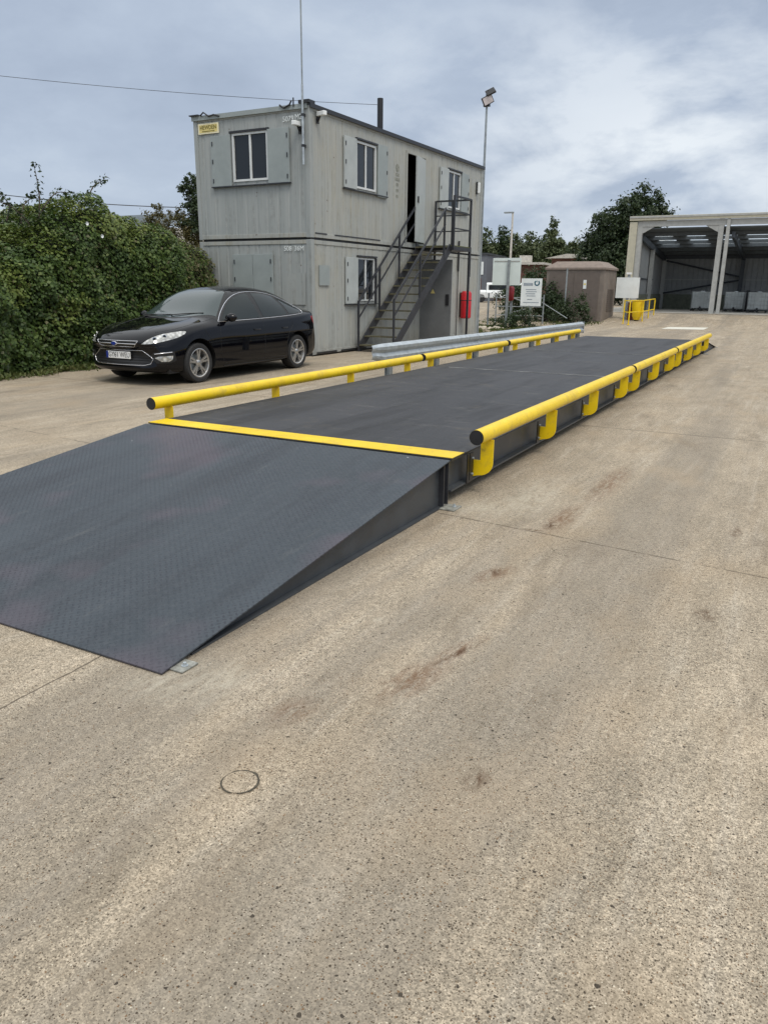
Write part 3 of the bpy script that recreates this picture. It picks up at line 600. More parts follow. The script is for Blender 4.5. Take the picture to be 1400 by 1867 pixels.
# cameras, lamp, conduits
def cctv(label, loc, rz):
    t = thing('security_camera', label, 'camera', loc, rz)
    MB().box(-.03, .03, -.03, 0, -.17, -.02).tube([(0, -.03, -.12), (0, -.10, -.03)], .018, 8).build('bracket', MT['black'], t)
    m_ = MB().box(-.05, .05, -.26, -.03, -.03, .06); m_.build('housing', MT['white'], t, bevel=.012); return t
lc = lambda u, v, z: (CX+u*math.cos(PHI)-v*math.sin(PHI), CY+u*math.sin(PHI)+v*math.cos(PHI), z)
cctv('white security camera on the cabin end wall, left of the mast', lc(-.22, -.02, 4.87), R_(0))
cctv('white security camera on the long cabin wall under the roof edge by the mast', lc(.02, .28, 5.10), R_(75))
t = thing('wall_lamp', 'small white bulkhead lamp high on the far end of the upper cabin', 'lamp', lc(.02, 9.35, 4.6), PHI)
MB().box(0, .03, -.06, .06, -.18, .18).build('base', MT['black'], t); MB().box(.03, .10, -.05, .05, -.16, .16).build('cover', MT['white'], t, bevel=.02)
t = thing('mast', 'tall thin grey aerial mast clamped to the near top corner of the cabins', 'mast', lc(-.10, -.09, 4.08))
MB().tube([(0, 0, 0), (0, 0, 1.55)], .026, 12).build('sleeve', MT['galv'], t, smooth=40); MB().tube([(0, 0, 1.55), (0, 0, 4.2)], .017, 10).build('pole', MT['galv_dull'], t, smooth=40)
MB().box(-.03, .03, -.03, .085, .35, .40).box(-.03, .03, -.03, .085, .95, 1.0).build('clamp', MT['bsteel'], t)
t = thing('flue_pipe', 'black flue pipe standing on the upper cabin roof', 'flue', lc(-.4, 3.80, H2b+.03))
MB().tube([(0, 0, 0), (0, 0, .86)], .075, 20).build('pipe', MT['black'], t, smooth=40); MB().tube([(0, 0, 0), (0, 0, .04)], .12, 20).build('flashing', MT['bsteel'], t, smooth=40)
t = thing('floodlight_pole', 'slim steel pole with two black floodlights behind the far cabin corner', 'floodlight', lc(-.02, 9.97, 0))
MB().tube([(0, 0, 0), (0, 0, 3.0), (0, 0, 7.1)], [.05, .045, .032], 12).build('pole', MT['galv_dull'], t, smooth=40)
MB().tube([(0, 0, 7.0), (0, -.02, 7.35)], .03, 8).box(-.10, .10, -.05, .05, 7.05, 7.12).build('bracket', MT['black'], t)
def flood(dx, z, rx, rz, sc=1., ry=0.):
    mtx = Matrix.Translation((dx, -.06, z)) @ Matrix.Rotation(ry, 4, 'Y') @ Matrix.Rotation(rz, 4, 'Z') @ Matrix.Rotation(rx, 4, 'X') @ Matrix.Scale(sc, 4); h = MB().box(-.17, .17, -.05, .02, -.13, .13, mtx).build('lamp_head', MT['black'], t, bevel=.008)
    MB().box(-.145, .145, -.058, -.0505, -.105, .105, mtx).build('lens', MT['lamp'], h)
flood(.04, 7.22, R_(25), R_(28), ry=R_(-32)); flood(.13, 7.46, R_(30), R_(205), .85, ry=R_(-28))
MB().tube([(0, -.02, 7.30), (.0, -.03, 7.42), (.06, -.05, 7.50)], .035, 8).build('arm', MT['black'], t, smooth=50)
for i, (v, z1, z0, lb) in enumerate(((8.05, 2.95, .1, 'thin dark conduit on the lower cabin wall, left of the red case'), (8.95, 2.8, .2, 'thin dark conduit on the lower cabin wall, running down behind the red case'))):
    c = MB().tube([(0, 0, z1-z0-.9), (0, 0, z1-z0)], .03, 8).tube([(0, 0, 0), (.0, 0, z1-z0-.9)], .013, 8).build('conduit', MT['black'], smooth=40); c.location = lc(.045, v, z0); tag(c, lb, 'conduit')
t = thing('extinguisher_case', 'tall red case fixed low on the far end of the cabin wall', 'case', lc(.19, 8.42, .62), PHI)
MB().tube([(0, 0, 0), (0, 0, .03), (0, 0, .78), (0, 0, .84)], [.13, .17, .17, .12], 20).build('body', MT['red'], t, smooth=50); MB().tube([(0, 0, .55), (0, 0, .57)], .174, 20).build('seam', MT['black'], t); MB().box(-.175, -.12, -.1, .1, .05, .8).build('backplate', MT['black'], t)

# ------------------------------------------------------------------ steel staircase (cabin axes: x off the wall, y along it)
st = thing('staircase', 'black steel staircase with open treads climbing to the upper cabin door', 'staircase', (CX, CY, 0), PHI)
XI, XO = .13, 1.08; Y0, Y1, ZT = 1.84, 5.10, 2.66
def sz(y): return (y-Y0)/(Y1-Y0)*ZT
for xx in (XI, XO):
    MB().beam((xx, Y0, .04), (xx, Y1+.02, ZT-.04), .035, .20).build('stringer', MT['bsteel'], st)
nst = 13
for i in range(1, nst+1):
    yy = Y0+(Y1-Y0)*(i-.4)/nst; zz = ZT*i/nst-.03
    tr = MB().box(XI+.02, XO-.02, yy-.13, yy+.13, zz-.03, zz).build('tread', MT['olive'], st); MB().box(XI+.02, XO-.02, yy-.15, yy-.131, zz-.032, zz+.003).build('nosing', MT['timber'], tr)
def rail(name, pts, sz_=.035): return MB_rail(pts, sz_).build(name, MT['bsteel'], st)
def MB_rail(pts, s__):
    m_ = MB()
    for a, b in zip(pts[:-1], pts[1:]): m_.beam(a, b, s__, s__)
    return m_
for xx, yp in ((XI, (1.84, 2.9, 3.95, 4.95)), (XO, (1.92, 3.3, 4.7))):
    rail('handrail', [(xx, yp[0], sz(yp[0])+1.20), (xx, yp[-1]+.05, sz(yp[-1]+.05)+1.20)], .042); rail('mid_rail', [(xx, yp[0], sz(yp[0])+.80), (xx, yp[-1]+.05, sz(yp[-1]+.05)+.80)], .03)
    for y in yp: MB().box(xx-.022, xx+.022, y-.022, y+.022, max(0, sz(y)-.05) if y > 1.9 else 0, sz(y)+1.20).build('baluster', MT['bsteel'], st)
# platform
PX0, PX1, PY0, PY1 = .06, 1.20, 5.06, 6.25
MB().box(PX0, PX1, PY0, PY1, ZT-.12, ZT-.02).build('platform', MT['bsteel'], st); MB().box(PX0+.02, PX1-.02, PY0+.02, PY1-.02, ZT-.019, ZT+.004).build('platform_deck', simple('mossy_steel', (.10, .11, .03), .8, var=.5, scale=10), st)
for x, y, b in ((PX1-.03, PY0+.03, ZT-.02), (PX1-.03, PY1-.03, 0.), (PX0+.03, PY1-.03, 0.), (.62, PY1-.03, ZT-.02)): MB().box(x-.026, x+.026, y-.026, y+.026, b, ZT+1.26).build('post', MT['bsteel'], st)
for zz in (1.25, .86, .44):
    z = ZT+zz; s3 = .045 if zz > 1 else .03; MB().beam((PX0+.05, PY1-.03, z), (PX1-.05, PY1-.03, z), s3, s3).beam((PX1-.03, PY0+.05, z), (PX1-.03, PY1-.05, z), s3, s3).build('guard_rail', MT['bsteel'], st)

# ------------------------------------------------------------------ overhead cables
def cable(pts, sag, label, r=.0055):
    a, b = Vector(pts[0]), Vector(pts[1]); P = []
    for i in range(25):
        k = i/24; p = a.lerp(b, k); p.z -= sag*4*k*(1-k); P.append(p)
    o = MB().tube([p-P[-1] for p in P], r, 6).build('overhead_cable', MT['bsteel'], smooth=60); o.location = P[-1]; tag(o, label, 'cable')
cable(((-22, 3.5, 6.95), lc(-.4, 3.72, 5.98)), .25, 'upper overhead cable running across the sky to the cabin roof flue')
cable(((-40, 22, 6.6), (-22, 25, 5.0)), .3, 'lower overhead cable behind the hedge, left of the cabins', .02)

# ------------------------------------------------------------------ black hatchback
car = thing('hatchback_car', 'black five-door hatchback parked between the hedge and the cabins, chrome window trim', 'car', (-7.47, 3.84, 0))
# stations: s, zb, w (sill half width), zbelt, wbelt, wtop, zrail, ztop
ST = [(0, 0.3, 0.7, 0.6, 0.66, 0.5, 0.625, 0.64), (0.03, 0.24, 0.78, 0.66, 0.73, 0.55, 0.7, 0.725), (0.14, 0.2, 0.85, 0.73, 0.79, 0.6, 0.79, 0.815), (0.38, 0.18, 0.905, 0.815, 0.855, 0.66, 0.875, 0.905), (0.75, 0.17, 0.935, 0.875, 0.895, 0.7, 0.94, 0.965), (1.08, 0.17, 0.942, 0.91, 0.91, 0.7, 0.985, 1.01),
      (1.3, 0.17, 0.943, 0.925, 0.915, 0.66, 1.02, 1.045), (1.55, 0.17, 0.943, 0.94, 0.915, 0.64, 1.148, 1.193), (1.8, 0.17, 0.943, 0.95, 0.915, 0.61, 1.307, 1.367), (2.05, 0.17, 0.943, 0.958, 0.912, 0.585, 1.41, 1.475), (2.35, 0.17, 0.943, 0.965, 0.91, 0.572, 1.47, 1.535), (2.8, 0.17, 0.943, 0.975, 0.91, 0.568, 1.49, 1.56),
      (3.2, 0.17, 0.943, 0.99, 0.908, 0.562, 1.465, 1.535), (3.6, 0.175, 0.943, 1.01, 0.905, 0.555, 1.395, 1.465), (3.95, 0.18, 0.94, 1.03, 0.9, 0.55, 1.283, 1.348), (4.25, 0.19, 0.935, 1.045, 0.89, 0.58, 1.165, 1.205), (4.5, 0.2, 0.925, 1.04, 0.875, 0.66, 1.105, 1.125), (4.64, 0.22, 0.91, 1.02, 0.86, 0.72, 1.1, 1.115), (4.68, 0.24, 0.9, 0.98, 0.85, 0.72, 1.04, 1.06), (4.74, 0.28, 0.9, 0.74, 0.86, 0.72, 0.8, 0.82), (4.77, 0.32, 0.88, 0.66, 0.84, 0.7, 0.7, 0.72)]
def secpts(s, zb, wv, zbl, wb_, wt, zr, zt):
    mid = (wb_-.045+wt)/2+.028; zm = zbl+.045+(zr-zbl-.045)*.52
    if zr-zbl < .14: mid = (wb_+wt)/2+.03; zm = zbl+(zr-zbl)*.62
    return [(0, zb), (wv-.22, zb), (wv-.05, zb+.02), (wv-.012, zb+.12), (wv-.004, zb+(zbl-zb)*.42), (wv, zb+(zbl-zb)*.68), (wb_+.012, zbl-.06), (wb_-.02, zbl+.005), (mid, zm), (wt, zr), (wt-.13, zt-(zt-zr)*.38), (wt*.45, zt-.006), (0, zt)]
def warp(x, y, z):
    if y < 1.1: y += .36*(abs(x)/.94)**2.5*(1-y/1.1)**1.0
    if y > 3.9: y -= .34*(abs(x)/.92)**3.0*((y-3.9)/.88)
    if 1.0 < y < 2.2 and z > .98: pass
    return (x, y, z)
rows = []
for r in ST:
    h = secpts(*r); rows.append([(-x, r[0], z) for x, z in reversed(h[1:-1])]+[(x, r[0], z) for x, z in h] if False else [(x, r[0], z) for x, z in h]+[(-x, r[0], z) for x, z in reversed(h[1:-1])])
k = len(rows[0]); m_ = MB(); m_.add([warp(*p) for r in rows for p in r], [(i*k+j, i*k+(j+1) % k, (i+1)*k+(j+1) % k, (i+1)*k+j) for i in range(len(rows)-1) for j in range(k)]+[tuple(range(k)), tuple((len(rows)-1)*k+j for j in range(k))])
body = m_.build('body', [MT['paint'], MT['carblack']], car)
sb = body.modifiers.new('s', 'SUBSURF'); sb.levels = 3; sb.render_levels = 3
cut = MB(); cut.cur = 1
WR = .338
for yy in (.955, 3.805):
    for sg in (1, -1):
        cut.tube([(sg*.62, yy, .35), (sg*1.1, yy, .35)], .372, 56)
cuto = cut.build('cut', [MT['paint'], MT['carblack']], car)
bo = body.modifiers.new('b', 'BOOLEAN'); bo.operation = 'DIFFERENCE'; bo.object = cuto; bo.solver = 'EXACT'
dg = bpy.context.evaluated_depsgraph_get(); me = bpy.data.meshes.new_from_object(body.evaluated_get(dg)); body.modifiers.clear(); body.data = me; bpy.data.objects.remove(cuto)
me.shade_smooth(); me.set_sharp_from_angle(angle=R_(38))
bmb = bmesh.new(); bmb.from_mesh(me); BV = BVHTree.FromBMesh(bmb)
def drape(name, pts, d, off, mat, parent, step=.03, thick=0., smooth=True, bvh=None):
    d = Vector(d).normalized(); u = d.orthogonal() if abs(d.z) > .9 else Vector((0, 0, 1)).cross(d).normalized(); u = (u-d*u.dot(d)).normalized(); v = d.cross(u)
    P = [(Vector(p).dot(u), Vector(p).dot(v)) for p in pts]; bm = bmesh.new(); f = bm.faces.new([bm.verts.new((a, b, 0)) for a, b in P])
    for ax in (0, 1):
        lo_ = min(p[ax] for p in P); hi = max(p[ax] for p in P); k = lo_+step
        while k < hi:
            co = [0, 0, 0]; co[ax] = k; no = [0, 0, 0]; no[ax] = 1; bmesh.ops.bisect_plane(bm, geom=bm.faces[:]+bm.edges[:]+bm.verts[:], plane_co=co, plane_no=no); k += step
    bmesh.ops.triangulate(bm, faces=bm.faces[:])
    bad = []
    for vtx in bm.verts:
        o = u*vtx.co.x+v*vtx.co.y-d*6; hit, nrm, _, _ = (bvh or BV).ray_cast(o, d)
        if hit is None: bad.append(vtx); continue
        if nrm.dot(d) > 0: nrm = -nrm
        vtx.co = hit+nrm*off
    if bad: bmesh.ops.delete(bm, geom=bad, context='VERTS')
    bmesh.ops.recalc_face_normals(bm, faces=bm.faces[:])
    s_ = sum((f.normal.dot(d)*f.calc_area() for f in bm.faces)); 
    if s_ > 0: bmesh.ops.reverse_faces(bm, faces=bm.faces[:])
    me = bpy.data.meshes.new(name); bm.to_mesh(me); bm.free(); me.materials.append(mat)
    if smooth: me.shade_smooth()
    o = bpy.data.objects.new(name, me); COL.objects.link(o); o.parent = parent
    if thick: sl = o.modifiers.new('t', 'SOLIDIFY'); sl.thickness = thick; sl.offset = -1
    return o
def onbody(p, d, off=.004):
    d = Vector(d).normalized(); hit, nrm, _, _ = BV.ray_cast(Vector(p)-d*6, d)
    if hit is None: return None
    if nrm.dot(d) > 0: nrm = -nrm
    return hit+nrm*off
def strip(name, pts, d, r, mat, parent, off=.004, closed=False, n=8, sub=6):
    P = []; pp = list(pts)+([pts[0]] if closed else [])
    for a, b in zip(pp[:-1], pp[1:]):
        for k in range(sub): P.append(Vector(a).lerp(Vector(b), k/sub))
    P.append(Vector(pp[-1])); Q = [onbody(p, d, off) for p in P]; Q = [q for q in Q if q is not None]
    return MB().tube(Q, r, n).build(name, mat, parent, smooth=60)
def spl(pts, n=5):
    out_ = []; m = len(pts)
    for i in range(m-1):
        p0 = Vector(pts[max(i-1, 0)]); p1 = Vector(pts[i]); p2 = Vector(pts[i+1]); p3 = Vector(pts[min(i+2, m-1)])
        for k in range(n):
            t = k/n; out_.append(.5*((2*p1)+(-p0+p2)*t+(2*p0-5*p1+4*p2-p3)*t*t+(-p0+3*p1-3*p2+p3)*t**3))
    out_.append(Vector(pts[-1])); return out_
for sg in (1, -1):
    D = (-sg, 0, 0)
    top = spl([(0, a, b) for a, b in [(1.50, .965), (1.72, 1.13), (1.98, 1.29), (2.28, 1.40), (2.62, 1.445), (3.0, 1.44), (3.4, 1.385), (3.75, 1.275), (4.02, 1.145), (4.075, 1.09)]], 4)
    bot = spl([(0, a, b) for a, b in [(4.075, 1.09), (4.04, 1.055), (3.9, 1.035), (3.3, 1.005), (2.4, .98), (1.50, .965)]], 4)
    out_ = [(sg*1.2, p.y, p.z) for p in top[:-1]+bot[:-1]]
    dlo = drape('pillar_panel', out_, D, .002, MT['carblack'], car)
    strip('window_trim', [(sg*1.2, p.y, p.z) for p in top+bot[1:]], D, .0062, MT['chrome'], car, off=.004, sub=1)
    def wpoly(pts): return [(sg*1.2, p.y, p.z) for p in spl([(0, a, b) for a, b in pts], 3)]
    for pts in ([(1.62, .992), (1.80, 1.14), (2.02, 1.28), (2.30, 1.378), (2.60, 1.42), (2.60, 1.42), (2.63, 1.2), (2.66, 1.005), (2.66, 1.005), (2.1, .992), (1.62, .992)],
                [(2.76, 1.008), (2.75, 1.2), (2.74, 1.422), (2.74, 1.422), (3.05, 1.413), (3.34, 1.37), (3.34, 1.37), (3.47, 1.2), (3.52, 1.035), (3.52, 1.035), (3.1, 1.018), (2.76, 1.008)],
                [(3.60, 1.045), (3.55, 1.2), (3.45, 1.34), (3.45, 1.34), (3.72, 1.258), (3.96, 1.148), (4.02, 1.105), (4.0, 1.072), (3.85, 1.055), (3.60, 1.045)]):
        drape('side_window', wpoly(pts)[:-1], D, .0045, MT['carglass'], car)
    # door gaps, handles, sill strip
    for pts in ([(1.52, .97), (1.48, .7), (1.50, .40), (1.58, .30)], [(2.70, 1.01), (2.72, .6), (2.70, .28)], [(3.56, 1.03), (3.62, .85), (3.50, .72), (3.42, .5), (3.38, .30)], [(1.58, .28), (3.40, .28)], [(1.10, .93), (1.15, .80), (1.28, .66)]):
        strip('door_gap', spl([(sg*1.2, a, b) for a, b in pts], 4), D, .0032, MT['carblack'], car, off=.0, sub=1, n=6)
    for yy in (2.50, 3.36):
        p = onbody((sg*1.2, yy, .80), D, .012); h = MB().tube([p+Vector((-sg*.008, -.09, 0)), p+Vector((sg*.008, -.05, 0)), p+Vector((sg*.008, .05, 0)), p+Vector((-sg*.008, .09, 0))], .012, 8).build('door_handle', MT['paint'], car, smooth=60)
    strip('sill_trim', [(sg*1.2, 1.55, .235), (sg*1.2, 3.35, .235)], D, .006, MT['carblack'], car, off=.004)
    # mirror
    m_ = MB(); pr = []
    for i in range(7):
        a = i/6; rr = math.sin(math.pi*min(max(a, .07), .96))**.5; pr.append((sg*(.90+.20*a), 1.70+.02*a, 1.035, .075*rr))
    vs = []; n = 14
    for x, y, z, rr in pr:
        for q_ in range(n): an = 2*math.pi*q_/n; vs.append((x, y+rr*1.15*math.cos(an)*(1.0 if math.cos(an) < 0 else .45), z+rr*math.sin(an)))
    m_.add(vs, [(i*n+j, i*n+(j+1) % n, (i+1)*n+(j+1) % n, (i+1)*n+j) for i in range(6) for j in range(n)]+[tuple(range(n)), tuple(6*n+j for j in range(n))])
    mir = m_.build('door_mirror', MT['paint'], car, smooth=60); MB().tube([(sg*.86, 1.70, .98), (sg*.95, 1.71, 1.0)], .022, 8).build('mirror_arm', MT['carblack'], mir, smooth=60)
    # headlamp
    DF = (-sg*.62, .78, -.05)
    def hp(pts): return [onbody((sg*x, y, z), DF, 0) or Vector((sg*x, y, z)) for x, y, z in pts]
    lampo = spl([(sg*x, y, z) for x, y, z in [(.485, .10, .655), (.60, .16, .735), (.70, .28, .795), (.80, .45, .83), (.865, .66, .845), (.868, .70, .815), (.85, .55, .755), (.77, .35, .705), (.63, .18, .665), (.485, .10, .655)]], 3)[:-1]
    bz = drape('headlamp', [tuple(p) for p in lampo], DF, .004, MT['headlamp'], car, step=.02)
    for (cx2, cy2, cz2, rr) in ((.66, .22, .728, .036), (.745, .35, .768, .033)):
        p = onbody((sg*cx2, cy2, cz2), DF, .0065)
        if p is not None:
            dn = Vector(DF).normalized(); MB().tube([p+dn*.002, p-dn*.002], rr, 20).build('bulb_ring', MT['chrome'], bz, smooth=50); MB().tube([p-dn*.002, p-dn*.0035], rr*.72, 20).build('projector', MT['carglass'], bz, smooth=50)
    strip('running_light', [(sg*.66, .2, .505), (sg*.84, .4, .53)], DF, .0085, MT['chrome'], car, off=.006)
    drape('fog_lamp', [(sg*.66, .2, .445), (sg*.70, .25, .465), (sg*.84, .42, .475), (sg*.835, .4, .41), (sg*.80, .36, .385), (sg*.73, .28, .385)], DF, .004, MT['headlamp'], car, step=.02)
    drape('fog_lamp_surround', [(sg*.60, .13, .46), (sg*.64, .2, .53), (sg*.87, .42, .545), (sg*.875, .45, .40), (sg*.82, .36, .36), (sg*.68, .22, .36)], DF, .0015, MT['carblack'], car, step=.03)
    # tail lamp
    drape('tail_lamp', [(sg*1.2, y, z) for y, z in [(4.30, .985), (4.50, 1.0), (4.62, .96), (4.62, .80), (4.50, .78), (4.38, .86)]], D, .003, simple('tail_lamp_red', (.25, .006, .01), .15), car)
# windscreen and rear screen
ws = spl([(-.80, 1.54, 3), (-.60, 1.36, 3), (-.3, 1.24, 3), (0, 1.20, 3), (.3, 1.24, 3), (.60, 1.36, 3), (.80, 1.54, 3)], 3)+spl([(.52, 2.14, 3), (.3, 2.12, 3), (0, 2.11, 3), (-.3, 2.12, 3), (-.52, 2.14, 3)], 3)
drape('windscreen', [tuple(p) for p in ws], (0, 0, -1), .004, MT['screen'], car, step=.05)
ws2 = spl([(-.86, 1.50, 3), (-.64, 1.31, 3), (-.3, 1.18, 3), (0, 1.14, 3), (.3, 1.18, 3), (.64, 1.31, 3), (.86, 1.50, 3)], 3)+spl([(.555, 2.18, 3), (.3, 2.17, 3), (0, 2.16, 3), (-.3, 2.17, 3), (-.555, 2.18, 3)], 3)
drape('windscreen_surround', [tuple(p) for p in ws2], (0, 0, -1), .0015, MT['carblack'], car, step=.05)
drape('rear_screen', [(-.50, 3.45, 3), (.50, 3.45, 3), (.56, 4.2, 3), (0, 4.26, 3), (-.56, 4.2, 3)], (0, 0, -1), .004, MT['carglass'], car, step=.05)
for sg in (1, -1): strip('bonnet_gap', spl([(sg*.80, 1.42, 3), (sg*.79, 1.0, 3), (sg*.74, .6, 3), (sg*.58, .32, 3)], 4), (0, 0, -1), .003, MT['carblack'], car, off=.0, sub=1, n=6)
for sg in (1, -1): strip('bonnet_crease', spl([(sg*.52, 1.25, 3), (sg*.50, .9, 3), (sg*.40, .35, 3)], 5), (0, 0, -1), .004, MT['paint'], car, off=-.0015, sub=1, n=8)
for xx, x2 in ((.05, .62), (-.55, .05)):
    a = onbody((xx, 1.27, 3), (0, 0, -1), .018); b = onbody((x2, 1.30 if x2 < .3 else 1.44, 3), (0, 0, -1), .012); MB().tube([a, (a+b)/2+Vector((0, .0, .006)), b], .008, 6).build('wiper', MT['carblack'], car)
# grille: narrow upper one with chrome bars, large trapezoid below
F = (0, 1, 0)
def fp(pts): return [(x, 0, z) for x, z in pts]
drape('upper_grille', fp([(-.44, .70), (.44, .70), (.36, .615), (-.36, .615)]), F, .004, MT['carblack'], car, step=.04)
strip('grille_surround', fp([(-.44, .70), (.44, .70), (.36, .615), (-.36, .615)]), F, .006, MT['chrome'], car, off=.006, closed=True)
strip('grille_bar', fp([(-.40, .658), (.40, .658)]), F, .0075, MT['chrome'], car, off=.010, sub=14)
bd = onbody((0, 0, .660), F, .016); MB().lathe([(0, .012), (.028, .012), (.033, .006), (.033, -.01)], 28, Matrix.Translation(bd) @ Matrix.Rotation(R_(-90), 4, 'Z') @ Matrix.Scale(2.0, 4, (0, 1, 0))).build('badge', MT['chrome'], car, smooth=30)
MB().lathe([(0, .0135), (.026, .0135)], 28, Matrix.Translation(bd) @ Matrix.Rotation(R_(-90), 4, 'Z') @ Matrix.Scale(2.0, 4, (0, 1, 0))).build('badge_centre', MT['blue'], car)
low = [(-.46, .555), (.46, .555), (.64, .43), (.60, .35), (.50, .325), (-.50, .325), (-.60, .35), (-.64, .43)]
drape('lower_grille', fp(low), F, .004, MT['carblack'], car, step=.04)
strip('grille_surround', fp(low), F, .0055, MT['chrome'], car, off=.006, closed=True)
for zz in (.36, .40, .44, .52): strip('grille_slat', fp([(-.50 if zz > .45 else -.58, zz), (.50 if zz > .45 else .58, zz)]), F, .004, MT['paint'], car, off=.006, sub=14)
strip('bumper_gap', spl(fp([(-.78, .62), (-.5, .60), (0, .592), (.5, .60), (.78, .62)]), 5), F, .003, MT['carblack'], car, off=0, sub=1)
pc = onbody((0.0, 0, .475), F, .0); npl = MB().box(-.26, .26, -.028, -.012, -.0555, .0555); po = npl.build('number_plate', MT['plate'], car, bevel=.003); po.location = pc
MB().box(-.2595, -.215, -.0305, -.0285, -.054, .054).build('blue_band', MT['blue'], po)
lettering('registration', 'GY61 WEU', .112, MT['carblack'], (.022, -.0285, 0), (R_(90), 0, 0), po, depth=.0015, sx=.86)
# underside and wheels
MB().box(-.80, .80, .35, 4.5, .19, .26).build('underbody', MT['carblack'], car)
def wheel(x, y, sg):
    mtx = Matrix.Translation((x, y, .325)) @ (Matrix.Rotation(0, 4, 'Z') if sg > 0 else Matrix.Rotation(math.pi, 4, 'Z'))
    wt = bpy.data.objects.new('wheel', None)
    prof = [(.222, -.20), (.26, -.215), (.305, -.205), (.322, -.18), (.326, -.13), (.326, -.06), (.322, -.01), (.305, .012), (.262, .018), (.232, .006), (.222, -.01)]
    ty = MB().lathe(prof, 56, mtx).build('wheel', MT['rubber'], car, smooth=40)
    m_ = MB(); m_.lathe([(.232, .004), (.238, .010), (.226, .012), (.214, .004), (.205, -.03), (.200, -.18)], 56, mtx); m_.lathe([(0, .0), (.032, .0), (.045, -.006), (.06, -.02), (.06, -.05)], 28, mtx)
    for i in range(5):
        for dv in (-.155, .155):
            a = 2*math.pi*i/5+dv+.3; a0 = 2*math.pi*i/5+dv*.55+.3; c0, s0 = math.cos(a0), math.sin(a0); c1, s1 = math.cos(a), math.sin(a)
            p0 = Vector((-.008, c0*.045, s0*.045)); p1 = Vector((-.001, c1*.218, s1*.218)); dr = (p1-p0).normalized(); sd_ = dr.cross(Vector((1, 0, 0))).normalized()
            vs = [p0+sd_*.014, p0-sd_*.014, p1-sd_*.017, p1+sd_*.017]; vs += [v+Vector((-.028, 0, 0)) for v in vs]; m_.add([mtx @ v for v in vs], [(0, 1, 2, 3), (7, 6, 5, 4), (0, 4, 5, 1), (1, 5, 6, 2), (2, 6, 7, 3), (3, 7, 4, 0)])
    m_.build('rim', MT['alloy'], ty, smooth=35)
    MB().lathe([(0, -.07), (.145, -.07), (.15, -.085), (0, -.085)], 40, mtx).build('brake_disc', MT['galv_dull'], ty, smooth=30)
    MB().lathe([(0, -.12), (.205, -.12), (.205, -.13), (0, -.13)], 40, mtx).build('wheel_back', MT['carblack'], ty)
for yy in (.955, 3.805):
    wheel(.895, yy, 1); wheel(-.895, yy, -1)
bmb.free()

# ------------------------------------------------------------------ foliage helpers
def leafmesh(name, P, Nn, size, mat, parent=None, aspect=.62, droop=0.):
    n = len(P); P = np.asarray(P); Nn = np.asarray(Nn); Nn = Nn/np.maximum(np.linalg.norm(Nn, axis=1, keepdims=True), 1e-6)
    a = rng.normal(size=(n, 3)); a[:, 2] -= droop; T = a-Nn*(a*Nn).sum(1, keepdims=True); T /= np.maximum(np.linalg.norm(T, axis=1, keepdims=True), 1e-6); B = np.cross(Nn, T)
    s_ = size*rng.uniform(.6, 1.35, (n, 1)) if np.isscalar(size) else np.asarray(size).reshape(-1, 1)
    fold = Nn*s_*.12
    V = np.stack([P-T*s_*.5, P+B*s_*.5*aspect+fold-T*s_*.08, P+T*s_*.5, P-B*s_*.5*aspect+fold-T*s_*.08], 1).reshape(-1, 3)
    me = bpy.data.meshes.new(name); me.vertices.add(4*n); me.vertices.foreach_set('co', V.ravel().astype('f')); me.loops.add(4*n); me.loops.foreach_set('vertex_index', np.arange(4*n, dtype='i')); me.polygons.add(n)
    me.polygons.foreach_set('loop_start', np.arange(0, 4*n, 4, dtype='i')); me.polygons.foreach_set('loop_total', np.full(n, 4, dtype='i')); me.update(calc_edges=True); me.materials.append(mat)
    o = bpy.data.objects.new(name, me); COL.objects.link(o)
    if parent is not None: o.parent = parent
    return o
def fbm(x, y, z): return mnoise.noise(Vector((x, y, z)))+.5*mnoise.noise(Vector((x*2.1, y*2.1, z*2.1+7)))+.25*mnoise.noise(Vector((x*4.3, y*4.3, z*4.3+3)))

# hedge
HY = [-6, 2, 4.0, 4.4, 4.9, 5.6, 6.1, 6.45, 7.0, 7.7, 8.5, 9.5, 10.4, 12]; HZ = [1.7, 1.8, 1.98, 2.10, 2.36, 2.72, 3.06, 3.18, 2.92, 2.66, 2.56, 2.53, 2.30, 2.2]
FY = [-6, 3.4, 5.6, 8.5, 9.6, 12]; FX = [-9.85, -9.85, -9.95, -10.15, -10.45, -10.9]
def hedgepoint(y, a, inset=0.):
    """a in 0..1: up the face and over the crest"""
    H = float(np.interp(y, HY, HZ)); X = float(np.interp(y, FY, FX)); R2 = .75
    path = H-R2; arc = R2*1.571; back = 2.6; tot = path+arc+back; s_ = a*tot
    if s_ < path: x, z, nx, nz = X, s_, 1, .15
    elif s_ < path+arc: t_ = (s_-path)/R2; x = X-R2+R2*math.cos(t_); z = path+R2*math.sin(t_); nx, nz = math.cos(t_), math.sin(t_)
    else: x = X-R2-(s_-path-arc); z = H-.25*((s_-path-arc)/back)**2; nx, nz = 0, 1
    b = .30*fbm(y*.8, z*.8, x*.4+2)+.10*fbm(y*3, z*3, x*2)-inset
    return x+nx*b, z+nz*b, nx, nz
hd = thing('hedge', 'tall overgrown ivy hedge on the left behind the black car', 'hedge', (-11, 6, 0))
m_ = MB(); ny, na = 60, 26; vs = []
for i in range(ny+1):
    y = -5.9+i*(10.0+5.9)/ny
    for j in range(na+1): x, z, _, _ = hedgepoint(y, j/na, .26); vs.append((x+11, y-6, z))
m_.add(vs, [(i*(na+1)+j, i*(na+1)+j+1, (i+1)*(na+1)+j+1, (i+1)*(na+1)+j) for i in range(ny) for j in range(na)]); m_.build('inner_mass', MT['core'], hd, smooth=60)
P = []; Nn = []; P2 = []; N2 = []; P3 = []; N3 = []
